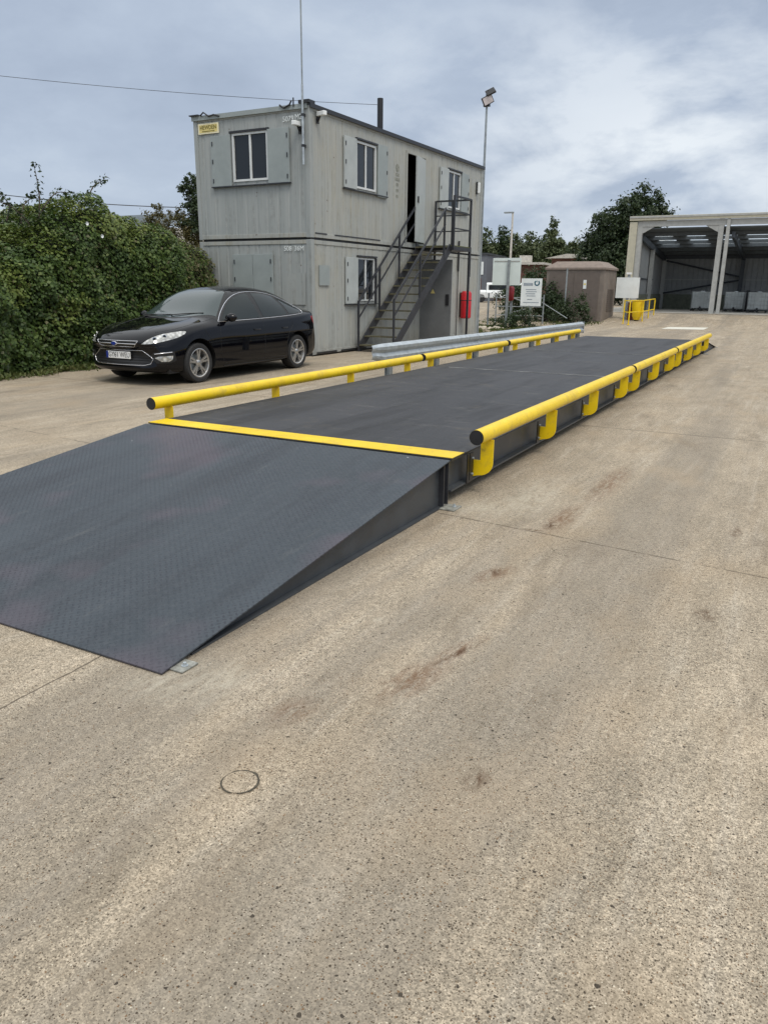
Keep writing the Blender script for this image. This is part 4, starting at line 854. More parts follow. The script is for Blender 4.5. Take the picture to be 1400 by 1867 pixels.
for _ in range(95000):
    y = random.uniform(2.2, 10.0) if random.random() < .93 else random.uniform(-5, 2.2); a = random.random()**1.05; ins = random.expovariate(7)-.06+.05*fbm(y*5, a*14, 1)
    x, z, nx, nz = hedgepoint(y, a, min(ins, .3)); z = max(z, .02)
    clump = mnoise.noise(Vector((y*2.2, z*2.2, x*2)))
    dry = (y > 8.6 and random.random() < (y-8.4)*.45) or random.random() < .04
    lightc = mnoise.noise(Vector((y*1.1, z*1.3, 5.)))+.25*(z-1.9)+.35*random.random()  # paler leaves fall in noise clumps, more of them higher up
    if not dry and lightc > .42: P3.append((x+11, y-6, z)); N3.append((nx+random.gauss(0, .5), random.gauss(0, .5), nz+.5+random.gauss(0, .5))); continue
    (P2 if dry else P).append((x+11, y-6, z)); (N2 if dry else Nn).append((nx+random.gauss(0, .55), random.gauss(0, .55), nz+.35+random.gauss(0, .5)))
leafmesh('leaves', P, Nn, .064, MT['ivy'], hd, .85, .5); leafmesh('pale_leaves', P3, N3, .066, MT['ivylight'], hd, .85, .5); leafmesh('dry_leaves', P2, N2, .07, MT['ivydry'], hd, .8, .5)
# wild shoots above the hedge
m_ = MB(); P = []; Nn = []
for (y0, x0, z0, pts) in ((5.3, -10.7, 2.7, [(0, 0, 0), (.02, .05, .45), (.0, .02, .95)]), (4.9, -10.7, 2.6, [(0, 0, 0), (-.1, .2, .35), (.0, .45, .55)]), (5.0, -10.6, 2.6, [(0, 0, 0), (.0, -.3, .25), (0, -.7, .35)]), (6.5, -10.7, 3.2, [(0, 0, 0), (0, .2, .25), (0, .5, .38)]), (5.4, -10.8, 2.8, [(0, 0, 0), (0, .4, .4), (0, .75, .45)]), (4.6, -10.7, 2.6, [(0, 0, 0), (0, .1, .3), (0, -.1, .5)])):
    pp = [Vector((x0+11+a, y0-6+b, z0+c)) for a, b, c in pts]; pp = spl(pp, 5); m_.tube(pp, [.012*(1-i/len(pp))+.004 for i in range(len(pp))], 5)
    for p in pp:
        for _ in range(7): P.append(tuple(p+Vector((random.gauss(0, .05), random.gauss(0, .05), random.gauss(0, .04))))); Nn.append((random.gauss(0, 1), random.gauss(0, 1), .8))
m_.build('stems', MT['bark'], hd); leafmesh('shoot_leaves', P, Nn, .07, MT['leafdk'], hd)
# bindweed flowers
t = thing('bindweed_flower', 'white bindweed flower high on the hedge, the upper of two', 'flower', (-10.62, 5.92, 2.98), group='bindweed flowers')
def flower(t):
    n = 16; vs = [(0, 0, 0)]+[(.03*(1+.06*math.cos(5*a)), .034*math.cos(a), .034*math.sin(a)) for a in [2*math.pi*k/n for k in range(n)]]
    MB().add(vs, [(0, 1+k, 1+(k+1) % n) for k in range(n)]).build('petals', MT['white'], t, smooth=60); MB().tube([(-.05, 0, -.01), (0, 0, 0)], .008, 6).build('stalk', MT['leafdk'], t)
flower(t); t.location = (-9.72, 5.52, 2.62)
c = copy_tree(t); c.location = (-9.70, 5.83, 2.42); c['label'] = 'white bindweed flower on the hedge, the lower of two'
# low weeds along the hedge foot
P = []; Nn = []
for _ in range(5200):
    y = random.uniform(1.2, 8.5); wd = .35 if y < 5.4 else .2; x = float(np.interp(y, FY, FX))+.05+abs(random.gauss(0, wd*.5)); 
    if fbm(y*2, x*3, 0) < -.1: continue
    P.append((x, y, random.uniform(.0, .09))); Nn.append((random.gauss(0, .8), random.gauss(0, .8), .5))
tag(leafmesh('ground_weeds', P, Nn, .09, MT['grass'], None, .35, -.8), 'low green weeds and moss along the foot of the hedge', 'weeds', kind='stuff')

# ------------------------------------------------------------------ trees
def tree(name, label, cat, loc, H, crown, leafs, size, mat, group=None, seed=1, trunk=.18, zc=None):
    """crown: list of (x,y,z,r,rz) blobs relative to the base"""
    rd = random.Random(seed); t = thing(name, label, cat, loc, group=group); m_ = MB(); top = max(b[2] for b in crown)
    m_.tube([(0, 0, -.1), (.05, 0, H*.25), (0, .05, H*.5), (0, 0, top*.85)], [trunk, trunk*.8, trunk*.55, trunk*.15], 8)
    for b in crown:
        zz = max(.25*H, b[2]-b[3]*.9-abs(b[0])*.6); m_.tube([(0, 0, zz), (b[0]*.5, b[1]*.5, (zz+b[2])/2), (b[0], b[1], b[2])], [trunk*.4, trunk*.25, trunk*.08], 5)
    m_.build('trunk', MT['bark'], t, smooth=60)
    vol = sum(b[3]**2 for b in crown); P = []; Nn = []
    for b in crown:
        n = int(leafs*b[3]**2/vol); sub = []
        for _ in range(max(12, int(24*b[3]))):
            v = Vector((rd.gauss(0, 1), rd.gauss(0, 1), rd.gauss(0, 1))).normalized(); rr = rd.uniform(.55, 1.05); sub.append((v*rr, rd.uniform(.22, .42)))
        for _ in range(n):
            cc, r3 = rd.choice(sub); r3 *= 1.25; v = Vector((rd.gauss(0, 1), rd.gauss(0, 1), rd.gauss(0, 1))).normalized(); p = cc+v*r3*(rd.uniform(.2, 1.0) if rd.random() < .8 else rd.uniform(1., 1.7))
            P.append((b[0]+p.x*b[3], b[1]+p.y*b[3], b[2]+p.z*b[4])); Nn.append((v.x+rd.gauss(0, .5), v.y+rd.gauss(0, .5), v.z+.4+rd.gauss(0, .5)))
    leafmesh('crown', P, Nn, size, MT[mat], t); return t
def bl(n, W_, zlo, zhi, r, seed, D_=None, cone=0.):
    rd = random.Random(seed); o = []
    for i in range(n):
        z = rd.uniform(zlo, zhi); k = (z-zlo)/(zhi-zlo); ww = W_*((1-k*cone)*(math.sin(math.pi*(.18+.72*k)))**.6); a = rd.uniform(0, 6.28); q_ = rd.uniform(.1, 1)**.5; o.append((ww*q_*math.cos(a), (D_ or ww)*q_*math.sin(a)*(1 if not D_ else 1), z, r*rd.uniform(.7, 1.15)*(1-.45*k*cone), r*rd.uniform(.6, .95)*(1-.3*k*cone)))
    return o
def ab(bx, L, gz=.42): return [(x-bx, y, z-gz, r, r*.85) for x, y, z, r in L]
tree('broadleaf_tree', 'large dark green tree standing behind the brown kiosk and the shed corner', 'tree', (-9.6, 56, .42), 9, ab(-9.6, [(-9.4, 0, 8.2, .85), (-10.3, .3, 7.5, .95), (-8.5, 0, 7.4, .85), (-8.1, .4, 6.7, .75), (-9.3, -.6, 6.6, 1.3), (-10.6, 0, 6.3, 1.3), (-8.6, 0, 5.7, 1.2), (-9.8, .8, 5.0, 1.6), (-8.6, 0, 4.2, 1.5), (-10.2, -.6, 3.6, 1.6), (-8.8, 0, 2.6, 1.6), (-10.6, 0, 2.0, 1.5), (-7.9, 0, 5.0, .9), (-7.9, 0, 3.4, 1.1)]), 21000, .22, 'leafdk', seed=4)
tree('broadleaf_tree', 'rounded dark green tree on the left flank of the large dark tree', 'tree', (-12.1, 57, .42), 7.6, ab(-12.1, [(-11.6, 0, 7.0, .8), (-12.5, 0, 6.3, .85), (-11.4, 0, 5.9, 1.2), (-12.9, 0, 5.0, 1.0), (-11.8, .5, 4.8, 1.5), (-12.7, 0, 3.7, 1.3), (-11.6, 0, 3.2, 1.5), (-12.6, 0, 2.3, 1.4), (-11.5, 0, 1.8, 1.4)]), 15000, .22, 'leafdk', seed=9)
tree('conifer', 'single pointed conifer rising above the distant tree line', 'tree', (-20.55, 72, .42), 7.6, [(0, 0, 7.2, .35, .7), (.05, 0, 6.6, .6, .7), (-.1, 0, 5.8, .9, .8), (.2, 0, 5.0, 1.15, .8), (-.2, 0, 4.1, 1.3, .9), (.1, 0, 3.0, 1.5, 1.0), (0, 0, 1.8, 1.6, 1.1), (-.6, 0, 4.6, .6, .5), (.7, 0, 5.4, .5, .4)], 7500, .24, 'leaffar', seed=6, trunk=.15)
lab = ['distant tree with a squarish crown nearest the cabin edge', 'distant tree just left of the tall lamp column', 'distant tree just right of the tall lamp column', 'distant low tree midway between the lamp column and the conifer', 'distant spiky tree immediately left of the pointed conifer', 'distant low tree just right of the pointed conifer', 'distant low tree at the foot of the large dark tree']
for i, (x, y, z, ww) in enumerate([(-28.0, 73, 7.0, 1.5), (-26.3, 74, 7.3, 1.4), (-24.7, 73, 6.5, 1.4), (-23.3, 74, 6.7, 1.3), (-22.0, 75, 6.9, 1.1), (-18.9, 74, 5.9, 1.5), (-16.9, 73, 5.6, 1.7)]):
    rd_ = random.Random(70+i); B = [(rd_.uniform(-.3, .3), 0, z-.45, .55, .5), (rd_.uniform(-.6, .6)*ww/1.4, 0, z-1.1, .8, .7)]
    for k in range(9): B.append((rd_.uniform(-1, 1)*ww*(.75), rd_.uniform(-.8, .8), rd_.uniform(.8, z-1.5), rd_.uniform(.8, 1.2), rd_.uniform(.7, 1.0)))
    B += [(-ww*.5, 0, 1.6, 1.2, 1.2), (ww*.5, 0, 1.6, 1.2, 1.2), (0, 0, z*.5, 1.3, 1.3)]
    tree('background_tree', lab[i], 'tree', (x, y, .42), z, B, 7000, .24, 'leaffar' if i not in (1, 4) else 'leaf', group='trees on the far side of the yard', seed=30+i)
P = []; Nn = []
for _ in range(16000): P.append((random.uniform(-46, -8), random.uniform(84, 90), random.uniform(.3, 6.3))); Nn.append((random.gauss(0, .6), -1, random.gauss(.4, .6)))
tag(leafmesh('far_woodland', P, Nn, .7, MT['leafdk']), 'far dark woodland closing off the yard behind the trees', 'woodland', kind='stuff')
# left of the cabins
tree('broadleaf_tree', 'slim dark tree peeking out behind the left edge of the cabins', 'tree', (-21.4, 21.9, 0), 6.3, ab(-21.4, [(-21.7, 0, 5.85, .30), (-21.3, 0, 5.7, .38), (-21.9, 0, 5.4, .38), (-21.3, .1, 5.2, .45), (-21.1, 0, 4.7, .5), (-21.6, 0, 4.8, .38), (-21.1, 0, 4.1, .55), (-21.6, 0, 4.1, .4)], 0), 4600, .12, 'leafdk', seed=42, trunk=.09)
tree('autumn_shrub', 'yellowing pointed shrub behind the hedge, left of the slim dark tree', 'shrub', (-23.4, 21.7, 0), 5, ab(-23.4, [(-23.45, 0, 4.75, .25), (-23.6, 0, 4.4, .42), (-23.2, 0, 4.2, .45), (-23.9, 0, 3.9, .5), (-23.3, 0, 3.6, .6), (-23.6, 0, 2.9, .7), (-23.4, 0, 2.0, .8)], 0), 5200, .10, 'leafbr', seed=44, trunk=.08)
tree('autumn_shrub', 'brownish bushy shrub behind the hedge beside the cabins', 'shrub', (-22.1, 21.9, 0), 4.8, ab(-22.1, [(-22.6, 0, 4.5, .35), (-22.1, 0, 4.3, .4), (-21.7, 0, 4.1, .5), (-22.5, 0, 3.9, .55), (-22.0, 0, 3.5, .65), (-21.4, 0, 3.6, .6), (-22.2, 0, 2.7, .8), (-21.3, 0, 2.8, .7)], 0), 6200, .10, 'leafbr', seed=46, trunk=.08)
t = thing('distant_building', 'low grey roofed building beyond the hedge, left of the shrubs', 'building', (-60.5, 58, 0))
MB().box(-9, 3.5, 0, 10, 0, 7.3).build('wall', MT['lightroof'], t); m_ = MB()
for i in range(9): m_.box(-9.3, 3.8, -.3+i*.32, 0+i*.32, 7.3+i*.17, 7.44+i*.17)
m_.build('roof', MT['galv_dull'], t)
t = thing('distant_building', 'white flat-roofed building at the far left edge above the hedge', 'building', (-67.6, 46, 0), R_(38))
MB().box(-9, 3.2, 0, 8, 0, 7.9).build('wall', MT['signwhite'], t); MB().box(-9.2, 3.5, -.3, 8, 7.91, 8.3).build('roof', MT['signback'], t); MB().box(-9.1, 3.4, -.15, -.01, 7.6, 7.88).build('gutter', MT['shedgrey'], t)

# ------------------------------------------------------------------ kiosk
t = thing('utility_kiosk', 'brown utility kiosk with a shallow hipped roof among the bushes', 'kiosk', (-6.45, 32.8, .03))
KX0, KX1, KY0, KY1, KH = -2.75, .03, 0, 2.6, 2.42
MB().box(KX0, KX1, KY0, KY1, 0, KH).build('wall', MT['grp'], t, bevel=.03)
m_ = MB(); a = (KX0-.06, KX1+.06, KY0-.07, KY1+.06); m_.add([(a[0], a[2], KH+.001), (a[1], a[2], KH+.001), (a[1], a[3], KH+.001), (a[0], a[3], KH+.001), (a[0], a[2], KH+.09), (a[1], a[2], KH+.09), (a[1], a[3], KH+.09), (a[0], a[3], KH+.09), (a[0]+.45, a[2]+.4, KH+.38), (a[1]-.45, a[2]+.4, KH+.38), (a[1]-.45, a[3]-.4, KH+.38), (a[0]+.45, a[3]-.4, KH+.38)], [(0, 1, 2, 3), (0, 1, 5, 4), (1, 2, 6, 5), (2, 3, 7, 6), (3, 0, 4, 7), (4, 5, 9, 8), (5, 6, 10, 9), (6, 7, 11, 10), (7, 4, 8, 11), (8, 9, 10, 11)]); m_.build('roof', MT['grproof'], t)
for x0, x1 in ((-2.6, -1.42), (-1.38, -.18)): MB().box(x0, x1, -.022, -.001, .12, KH-.12).build('door', MT['grpd'], t, bevel=.006)
MB().box(-.93, -.78, -.034, -.0235, 1.55, 1.95).build('notice', MT['signwhite'], t); MB().box(-.91, -.80, -.037, -.0345, 1.72, 1.80).build('notice_symbol', MT['signyellow'], t)
m_ = MB()
for i in range(12): m_.box(.031, .05, .9, 2.2, .5+i*.09, .55+i*.09)
m_.build('louvre', MT['grpd'], t)

# ------------------------------------------------------------------ open shed
sh = thing('open_shed', 'open-fronted portal frame shed with cream trim and grey steel columns at right', 'shed', (-6.6, 38.5, .42))
SX1 = 19.; B_ = 9.2; ZF, ZB = 4.80, 3.30
def rz_(y): return ZF-.62-(ZF-.62-ZB)*y/B_       # underside of roof sheet
MB().box(-.02, .36, -.05, .02, 0, ZF-.28).build('corner_cladding', MT['cream'], sh)
MB().box(-.04, SX1, -.10, .10, ZF-.22, ZF).build('fascia', MT['cream'], sh, bevel=.01)
MB().box(-.04, SX1, -.13, -.101, ZF-.10, ZF-.02).build('gutter', MT['shedgrey'], sh)
MB().box(.62, SX1, .02, .14, ZF-.52, ZF-.24).build('eaves_beam', MT['shedgrey'], sh)
# columns on the front line
def col(x, y, z1, wd=.26, mat='shedgrey'):
    MB().box(x-wd/2, x+wd/2, y, y+.018, 0, z1).box(x-wd/2, x+wd/2, y+.24, y+.258, 0, z1).box(x-.012, x+.012, y+.018, y+.24, 0, z1).build('column', MT[mat], sh)
col(.50, .03, ZF-.25); col(4.42, .03, ZF-.23, .24); col(4.74, -.06, ZF-.23, .16); col(10.4, .03, ZF-.25); col(16, .03, ZF-.25)
for x, sg in ((.62, 1), (4.30, -1)): MB().prism([(x, ZF-.52), (x+sg*.62, ZF-.52), (x, ZF-.86)], .05, .13, 'y').build('haunch', MT['shedgrey'], sh)
# left wall, back wall
m_ = ribwall('y', .1, B_, .9, 3.5, [], 0., pitch=.25, depth=.03); m_.v = [(x+.37, y, z) for x, y, z in m_.v]; m_.build('left_wall', MT['shedwall'], sh)
MB().prism([(.1, 3.5), (B_, 3.5), (B_, rz_(B_)-.02), (.1, rz_(.1)-.02)], .34, .37, 'x').build('left_wall', MT['shedwall'], sh); MB().box(-.02, .338, .03, B_+.1, .0, 4.1).build('left_wall', MT['cream'], sh)
m_ = ribwall('x', .38, SX1, .9, ZB, [], 0., pitch=.3, depth=.03); m_.v = [(x, y+B_, z) for x, y, z in m_.v]; m_.build('back_wall', MT['shedwall'], sh)
MB().box(.38, SX1, B_-.15, B_-.01, 0, .899).box(.38, .5, .35, B_-.16, 0, .899).build('kick_wall', MT['shedkick'], sh)
MB().box(.5, SX1, B_-.12, B_-.04, 1.75, 1.80).build('sheeting_rail', MT['shedgrey'], sh)
MB().box(.5, SX1, B_-.30, B_-.05, ZB-.30, ZB-.05).build('eaves_beam', MT['sheddark'], sh)
# roof sheets with openings for rooflights
def roofsheet(x0, x1, y0, y1, name='roof', mat='shedroof'):
    m_ = MB()
    if mat == 'rooflight': m_.add([(x0, y0, rz_(y0)+.03), (x1, y0, rz_(y0)+.03), (x1, y1, rz_(y1)+.03), (x0, y1, rz_(y1)+.03)], [(0, 1, 2, 3)]); return m_.build(name, MT[mat], sh)
    m_ = MB(); n = 7 if True else 1; xs_ = np.arange(x0, x1, .30)
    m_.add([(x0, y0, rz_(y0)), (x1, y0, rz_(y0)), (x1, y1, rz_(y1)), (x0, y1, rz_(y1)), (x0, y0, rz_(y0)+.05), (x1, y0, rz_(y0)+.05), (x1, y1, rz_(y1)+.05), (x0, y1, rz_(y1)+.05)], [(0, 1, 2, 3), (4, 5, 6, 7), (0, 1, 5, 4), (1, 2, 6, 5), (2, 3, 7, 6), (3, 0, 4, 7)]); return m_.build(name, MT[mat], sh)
lights = [(.85, 1.8), (2.5, 3.45), (4.2, 5.0), (5.45, 6.6), (8.0, 9.0), (11.0, 12.0)]; RY0, RY1 = 1.35, 5.5
roofsheet(.02, SX1, .11, RY0); roofsheet(.02, SX1, RY1, B_+.3)
xx = .02
for a, b in lights+[(SX1, SX1)]:
    roofsheet(xx, a, RY0, RY1); xx = b
    if a < SX1: roofsheet(a, b, RY0, RY1, 'rooflight', 'rooflight')
for y in (1.2, 2.5, 3.9, 5.2, 6.6, 8.0): MB().box(.38, SX1, y-.04, y+.04, rz_(y)-.19, rz_(y)-.012).build('purlin', MT['shedroof'], sh)
for x in (.52, 5.0, 10.4, 16):
    m_ = MB().beam((x, .3, rz_(.3)-.32), (x, B_-.2, rz_(B_)-.30), .16, .28); m_.build('rafter', MT['sheddark'], sh)
    col(x, B_-.5, ZB-.32, .22, 'sheddark' if x > 1 else 'shedgrey'); 
    if x < 1: col(x, 4.2, rz_(4.2)-.4, .2)
MB().tube([(.6, B_-.35, 2.9), (4.9, B_-.35, 1.95)], .05, 8).tube([(.6, B_-.35, .95), (4.9, B_-.35, 1.75)], .05, 8).build('brace', MT['sheddark'], sh)
MB().box(.37, .42, .4, 6, 1.7, 1.76).build('sheeting_rail', MT['sheddark'], sh)

# liquid containers
cage_m = simple('cage_steel', (.36, .38, .38), .5, .1, var=.4, scale=2); bot = simple('milky_tank_plastic', (.40, .43, .43), .35, var=.15, scale=3)
def ibc(loc, label):
    t = thing('liquid_container', label, 'container', loc, group='caged liquid containers in the shed')
    MB().box(-.48, .48, -.40, .56, .15, 1.05).tube([(0, .08, 1.05), (0, .08, 1.11)], .11, 16).build('tank', bot, t, bevel=.06)
    m_ = MB()
    for y in (-.46, .62):
        for i in range(7): x = -.5+i*1.0/6; m_.tube([(x, y, .12), (x, y, 1.05)], .011, 6)
        for z in (.2, .41, .62, .83, 1.05): m_.tube([(-.5, y, z), (.5, y, z)], .011, 6)
    for x in (-.5, .5):
        for i in range(7): y = -.46+i*1.08/6; m_.tube([(x, y, .12), (x, y, 1.05)], .011, 6)
        for z in (.2, .41, .62, .83, 1.05): m_.tube([(x, -.46, z), (x, .62, z)], .011, 6)
    m_.build('cage', cage_m, t); m_ = MB().box(-.5, .5, -.48, .62, .105, .125)
    for x in (-.45, 0, .45): m_.box(x-.05, x+.05, -.46, .6, 0, .104)
    m_.build('pallet', MT['black'], t); MB().tube([(0, -.49, .2), (0, -.42, .2)], .06, 12).build('outlet', MT['black'], t); return t
ibc((-3.25, 43.6, .43), 'caged white liquid container half hidden behind the left side of the shed column'); ibc((-1.48, 43.4, .43), 'dull caged liquid container just right of the shed column'); ibc((-.24, 42.4, .43), 'bright caged liquid container at the right edge, nearest the shed front')
t = thing('liquid_container', 'black liquid container between the two caged ones right of the column', 'container', (-.92, 44.3, .43)); MB().box(-.45, .45, -.4, .5, .12, 1.10).tube([(0, 0, 1.10), (0, 0, 1.16)], .11, 14).build('tank', MT['black'], t, bevel=.06); MB().box(-.46, .46, -.42, .52, 0, .11).build('pallet', MT['bsteel'], t)

# ------------------------------------------------------------------ signs and small things in the yard
t = thing('blank_sign', 'large white sign seen from behind on a grey post near the cabins', 'sign', (-8.35, 24.9, 0), R_(3))
MB().box(-.045, .045, -.09, 0, 0, 2.62).build('post', MT['galv_dull'], t); MB().box(-.66, .47, .001, .02, 1.68, 2.70).build('panel', MT['signback'], t); MB().box(-.60, .42, -.012, 0, 2.56, 2.60).build('bracket', MT['shedgrey'], t)
t = thing('lamp_column', 'tall pale street lamp column with a flat head beyond the white sign', 'lamp', (-16.55, 48.5, .42)); MB().tube([(0, 0, 0), (0, 0, 6.1)], [.10, .06], 12).build('column', MT['lightroof'], t, smooth=50); MB().box(-.62, .06, -.1, .1, 6.1, 6.2).build('lamp_head', MT['galv_dull'], t, bevel=.02)
t = thing('information_sign', 'white information sign with a teal ring logo hung on the dark gate', 'sign', (-8.70, 29, 0), R_(3))
MB().box(-.46, .46, -.02, 0, .82, 1.99).build('panel', MT['signwhite'], t); MB().box(-.03, .03, .001, .05, 0, 1.9).build('post', MT['galv_dull'], t)
n = 28; rg = MB(); 
def ring(cx, cz, r0, r1, a0, a1): 
    vs = []; 
    for k in range(n+1): a = R_(a0+(a1-a0)*k/n); vs += [(cx+r0*math.cos(a), -.024, cz+r0*math.sin(a)), (cx+r1*math.cos(a), -.024, cz+r1*math.sin(a))]
    rg.add(vs, [(2*k, 2*k+1, 2*k+3, 2*k+2) for k in range(n)])
ring(.24, 1.80, .07, .125, -235, 55); rg.prism([(.20, 1.83), (.25, 1.83), (.225, 1.94)], -.0235, -.0215, 'y'); rg.build('logo', MT['teal'], t)
MB().box(-.36, .06, -.0235, -.0205, 1.68, 1.80).build('heading', MT['inkgrey'], t)
for zz, x0, x1 in ((1.52, -.25, .22), (1.43, -.22, .24), (1.34, -.25, .18), (1.25, -.2, .2), (1.10, -.16, .06), (.97, -.34, .36)): MB().box(x0, x1, -.0235, -.0205, zz-.018, zz+.018).build('text_line', MT['inkgrey'], t)
t = thing('blank_sign', 'blank square white sign on a capped post in front of the shed corner', 'sign', (-5.58, 34.2, .12), R_(3)); MB().box(-.55, .52, -.02, 0, 1.05, 2.0).build('panel', MT['signwhite'], t); MB().box(-.06, .06, .001, .1, 0, 2.12).build('post', MT['galv_dull'], t); MB().box(-.13, .11, -.04, .14, 2.13, 2.22).build('cap', MT['white'], t, bevel=.02)
t = thing('red_case', 'small dark red case hanging beside the post under the white sign', 'case', (-8.35, 25.3, 1.08)); MB().tube([(-.02, 0, 0), (-.02, 0, .05), (-.02, 0, .50), (-.02, 0, .56)], [.08, .14, .14, .09], 16).build('body', simple('dark_red_plastic', (.26, .012, .02), .4), t, smooth=50); MB().box(-.04, .04, .05, .12, -1.08, .5).build('stand', MT['galv_dull'], t)
# gate
t = thing('field_gate', 'galvanised yard gate with diagonal braces behind the information sign', 'gate', (-8.9, 30.4, 0)); m_ = MB()
for z in (.35, .75, 1.15): m_.tube([(-1.9, 0, z), (.35, 0, z)], .016, 8)
m_.tube([(.3, 0, .95), (1.5, 0, .28)], .02, 8).tube([(-.3, 0, .9), (-1.5, 0, 1.25)], .02, 8).tube([(-.3, 0, .7), (-1.6, 0, .35)], .02, 8); m_.build('rails', MT['galv_dull'], t)
for x in (-1.92, .37): MB().tube([(x, 0, 0), (x, 0, 1.3)], .03, 8).build('post', MT['galv_dull'], t)
for i, (x, y, h, lb) in enumerate([(-7.95, 31.9, 2.45, 'tall thin galvanised fence post in front of the brown kiosk'), (-5.66, 34.6, 2.3, 'galvanised fence post at the right corner of the brown kiosk'), (-9.4, 25.6, 1.35, 'short grey post nearest the cabin end, below the white sign')]):
    o = MB().box(-.03, .03, -.03, .03, 0, h).box(-.035, .035, -.035, .035, h+.0005, h+.02).build('fence_post', MT['galv_dull'], bevel=.004); o.location = (x, y, 0); tag(o, lb, 'post', 'galvanised fence posts')
# yellow guard rails and salt bin
t = thing('guard_frame', 'yellow tubular guard frame below the square white sign', 'guard rail', (-5.0, 33.2, .03)); m_ = MB()
PT = [(-.28, -.9), (.30, -1.75), (.30, -.2), (-.02, 2.6), (.5, 2.9)]
for z in (.55, 1.05):
    m_.tube([(-.28, -.9, z), (.12, -1.7, z), (.35, .3, z), (.42, 2.9, z+.05)], .024, 8)
m_.build('rails', MT['yellow'], t, smooth=50)
for x, y in [(-.28, -.9), (.12, -1.7), (.35, .3), (.385, 1.6), (.42, 2.9)]:
    p_ = MB().tube([(x, y, 0), (x, y, 1.07)], .028, 8).build('post', MT['yellow'], t, smooth=50); MB().box(x-.06, x+.06, y-.06, y+.06, -.01, .015).build('base_plate', MT['yellow'], p_)
t = thing('yellow_bin', 'tapered yellow bin standing inside the yellow guard frame', 'bin', (-4.95, 33.7, .06)); MB().tube([(0, 0, .12), (0, 0, .3), (0, 0, .75), (0, 0, .98)], [.14, .22, .27, .27], 18).build('bin', MT['yellow'], t, smooth=40); MB().tube([(0, 0, .981), (0, 0, 1.03)], .285, 18).build('lid', simple('orange_lid', (.75, .33, .01), .4), t, smooth=30); MB().tube([(0, 0, 0), (0, 0, .119)], .1, 12).build('foot', MT['black'], t)
t = thing('red_drum', 'dark red drum behind the yellow bin in the guard frame', 'drum', (-5.32, 34.1, .08)); MB().tube([(0, 0, 0), (0, 0, .9)], .16, 16).build('drum', simple('brown_red_drum', (.14, .02, .012), .6), t, smooth=40); MB().tube([(0, 0, .3), (0, 0, .33)], .166, 16).tube([(0, 0, .6), (0, 0, .63)], .166, 16).build('hoop', MT['dsteel'], t)
# bushes round the gate and kiosk
def bush(label, loc, blobs, n, mat='leafdk', size=.09, name='bush', cat='bush'):
    return tree(name, label, cat, loc, .5, blobs, n, size, mat, seed=int(abs(loc[0]*10+loc[1])), trunk=.02)
bush('dark bush growing in front of the brown kiosk doors', (-7.35, 31.4, 0), [(0, 0, .55, .55, .55), (-.35, 0, .8, .45, .5), (.25, .1, .95, .35, .4), (.45, 0, .4, .4, .4), (-.6, 0, .45, .5, .45)], 3200)
bush('dense dark shrubbery behind the information sign and gate', (-9.9, 32.6, 0), bl(12, 1.5, .4, 1.6, .75, 61, .5)+[(.9, 0, 1.3, .7, .8), (1.3, 0, .7, .7, .7)], 6500, size=.12)
bush('leafy bush rising left of the kiosk roof', (-10.6, 35.5, 0), bl(8, 1.0, .8, 2.2, .7, 62)+[(0, 0, 1.9, .6, .6)], 3600, 'leaf', .12)
bush('weedy bush with pale flowers behind the middle of the crash barrier', (-7.75, 25.0, 0), [(0, 0, .35, .42, .4), (-.45, -.1, .28, .38, .35), (.3, .1, .42, .3, .35), (.1, .2, .6, .2, .25), (-.9, -.4, .2, .35, .25)], 3000, 'leaf', .07)
for i, (x, y, s0) in enumerate([(-8.95, 24.0, .17), (-8.72, 24.1, .13), (-8.5, 24.2, .19), (-8.35, 23.9, .12), (-9.2, 24.3, .14), (-8.62, 23.75, .11), (-8.15, 24.0, .12)]):
    m_ = MB(); bm = bmesh.new(); bmesh.ops.create_icosphere(bm, subdivisions=2, radius=s0)
    for v in bm.verts: v.co *= 1+.35*mnoise.noise(v.co*9+Vector((i, 0, 0))); v.co.z = max(v.co.z*.7, -.02)
    m_.add([tuple(v.co) for v in bm.verts], [tuple(v.index for v in f.verts) for f in bm.faces]); bm.free(); o = m_.build('rubble_stone', MT['stone'], smooth=30); o.location = (x, y, .02); tag(o, 'pale rubble stone in the small heap behind the crash barrier by the cabin corner', 'stone', 'pale rubble stones')
P = []; Nn = []
for _ in range(9000):
    x = random.uniform(-12, -6.2); y = random.uniform(21.5, 26 if random.random() < .7 else 33)
    if y > 26 and x < -7 and 26.5 < y < 29.3: continue
    if fbm(x*.9, y*.7, 4) < 0: continue
    P.append((x, y, random.uniform(.0, .10))); Nn.append((random.gauss(0, 1), random.gauss(0, 1), .3))
tag(leafmesh('rough_grass', P, Nn, .16, MT['grass'], None, .25, -1.), 'rough grass and weeds on the verge beyond the cabins', 'grass', kind='stuff')
q = MB(); q.add([(-40, 20.5, .006), (-6.9, 20.5, .006), (-6.3, 26, .006), (-7, 30.5, .006), (-40, 30.5, .006)], [(0, 1, 2, 3, 4)]); tag(q.build('soil_verge', simple('soil', (.27, .22, .15), .95, var=.35, scale=2.5)), kind='structure')
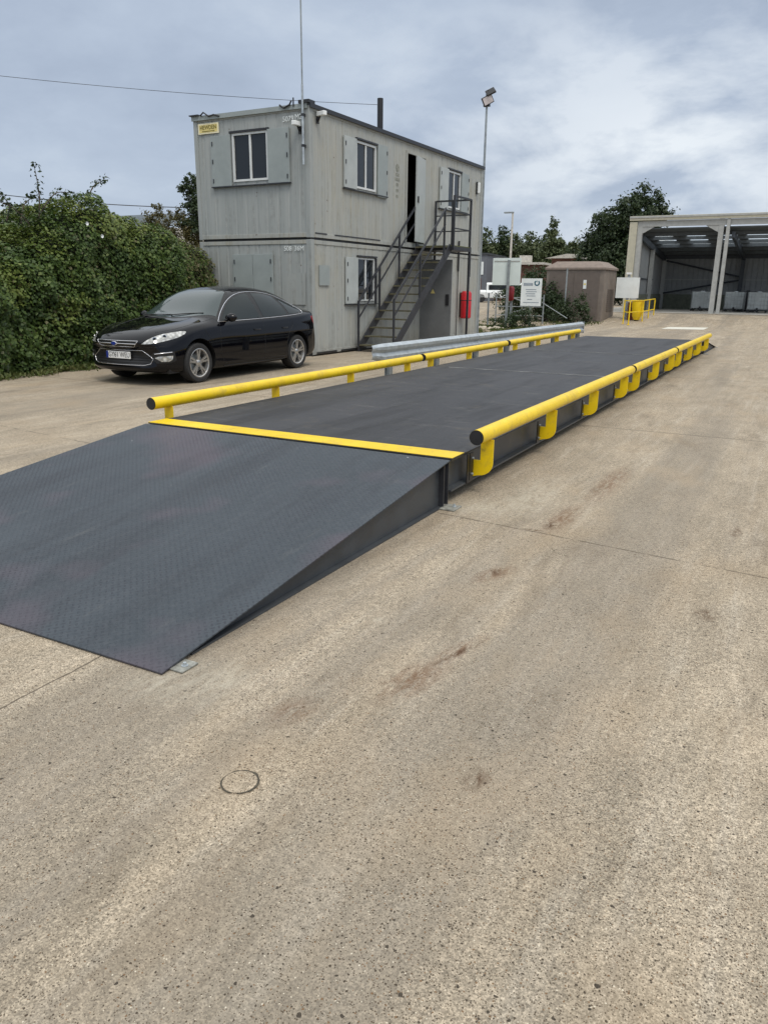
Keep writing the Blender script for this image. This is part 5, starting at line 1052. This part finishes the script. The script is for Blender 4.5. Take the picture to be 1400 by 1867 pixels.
# distant buildings and vehicle
t = thing('industrial_unit', 'grey clad unit with a white fascia sign at the cabin edge in the distance', 'building', (-24.5, 62, .42), R_(8)); MB().box(-9, 1.05, 0, 8, 0, 4.0).build('wall', MT['greybld'], t); MB().box(-9.1, 1.15, -.1, 8.1, 4.001, 4.15).build('roof', MT['dsteel'], t); MB().box(-3, .75, -.06, -.01, 2.3, 3.4).build('fascia_sign', MT['signwhite'], t); MB().box(-8, .6, -.03, -.01, .2, 2.0).build('brick_panel', MT['brick'], t); MB().box(-2.2, -.3, -.09, -.07, 2.7, 3.05).build('sign_band', MT['inkgrey'], t)
t = thing('distant_building', 'long low building with pale flat eaves behind the white sign', 'building', (-21.0, 66, .42), R_(6)); MB().box(-6.5, 1.3, 0, 6, 0, 3.25).build('wall', MT['brick'], t); MB().box(-6.8, 1.6, -.4, 6.2, 3.251, 3.45).build('eaves', MT['lightroof'], t); MB().box(-1, 0, 1, 2, 3.5, 4.1).build('roof_box', MT['lightroof'], t)
t = thing('distant_building', 'red brick house with a pale flat eaves line above the kiosk', 'building', (-15.35, 60, .42), R_(6)); MB().box(-1.6, .55, 0, 5, 0, 3.55).build('wall', MT['brick'], t); MB().prism([(-2.1, 3.551), (.5, 3.551), (.5, 3.85), (-.3, 3.9)], -.4, 5.2, 'y').build('eaves', MT['lightroof'], t)
t = thing('white_van', 'white vehicle parked far beyond the cabins', 'van', (-21.9, 58.2, .42), R_(-70))
m_ = MB(); m_.prism([(-1.0, .35), (1.0, .35), (1.0, .85), (.86, 1.0), (.78, 1.52), (.6, 1.6), (-.6, 1.6), (-.78, 1.52), (-.86, 1.0), (-1.0, .85)], 0, 3.2, 'y'); m_.prism([(-1.0, .35), (1.0, .35), (1.0, .85), (.86, 1.0), (-.86, 1.0), (-1.0, .85)], -1.2, -.001, 'y'); m_.build('body', MT['white'], t, bevel=.07)
MB().box(-.68, .68, -.02, -.001, 1.03, 1.48).box(-.80, .80, .3, 2.9, 1.05, 1.42).box(.84, .88, .2, 2.9, 1.02, 1.4).build('window', MT['glass'], t)
MB().box(-.6, .6, -1.23, -1.201, .62, .75).build('grille', MT['black'], t)
for x, y in ((-.9, -.4), (.9, -.4), (-.9, 2.5), (.9, 2.5)): MB().lathe([(0, -.1), (.33, -.1), (.34, 0), (.33, .1), (0, .1)], 24, Matrix.Translation((x, y, .34))).build('wheel', MT['rubber'], t, smooth=40)
# yard drain cover by the car
t = thing('drain_cover', 'flat dark drain cover in the concrete beside the rear wheel of the black car', 'drain cover', (-5.62, 6.55, 0)); MB().box(-.3, .3, -.25, .25, .001, .006).build('cover', simple('cast_iron', (.07, .055, .045), .8, var=.3), t); MB().box(-.27, .27, -.22, .22, .0062, .009).build('plate', simple('cast_iron_plate', (.05, .042, .036), .7, var=.3), t)
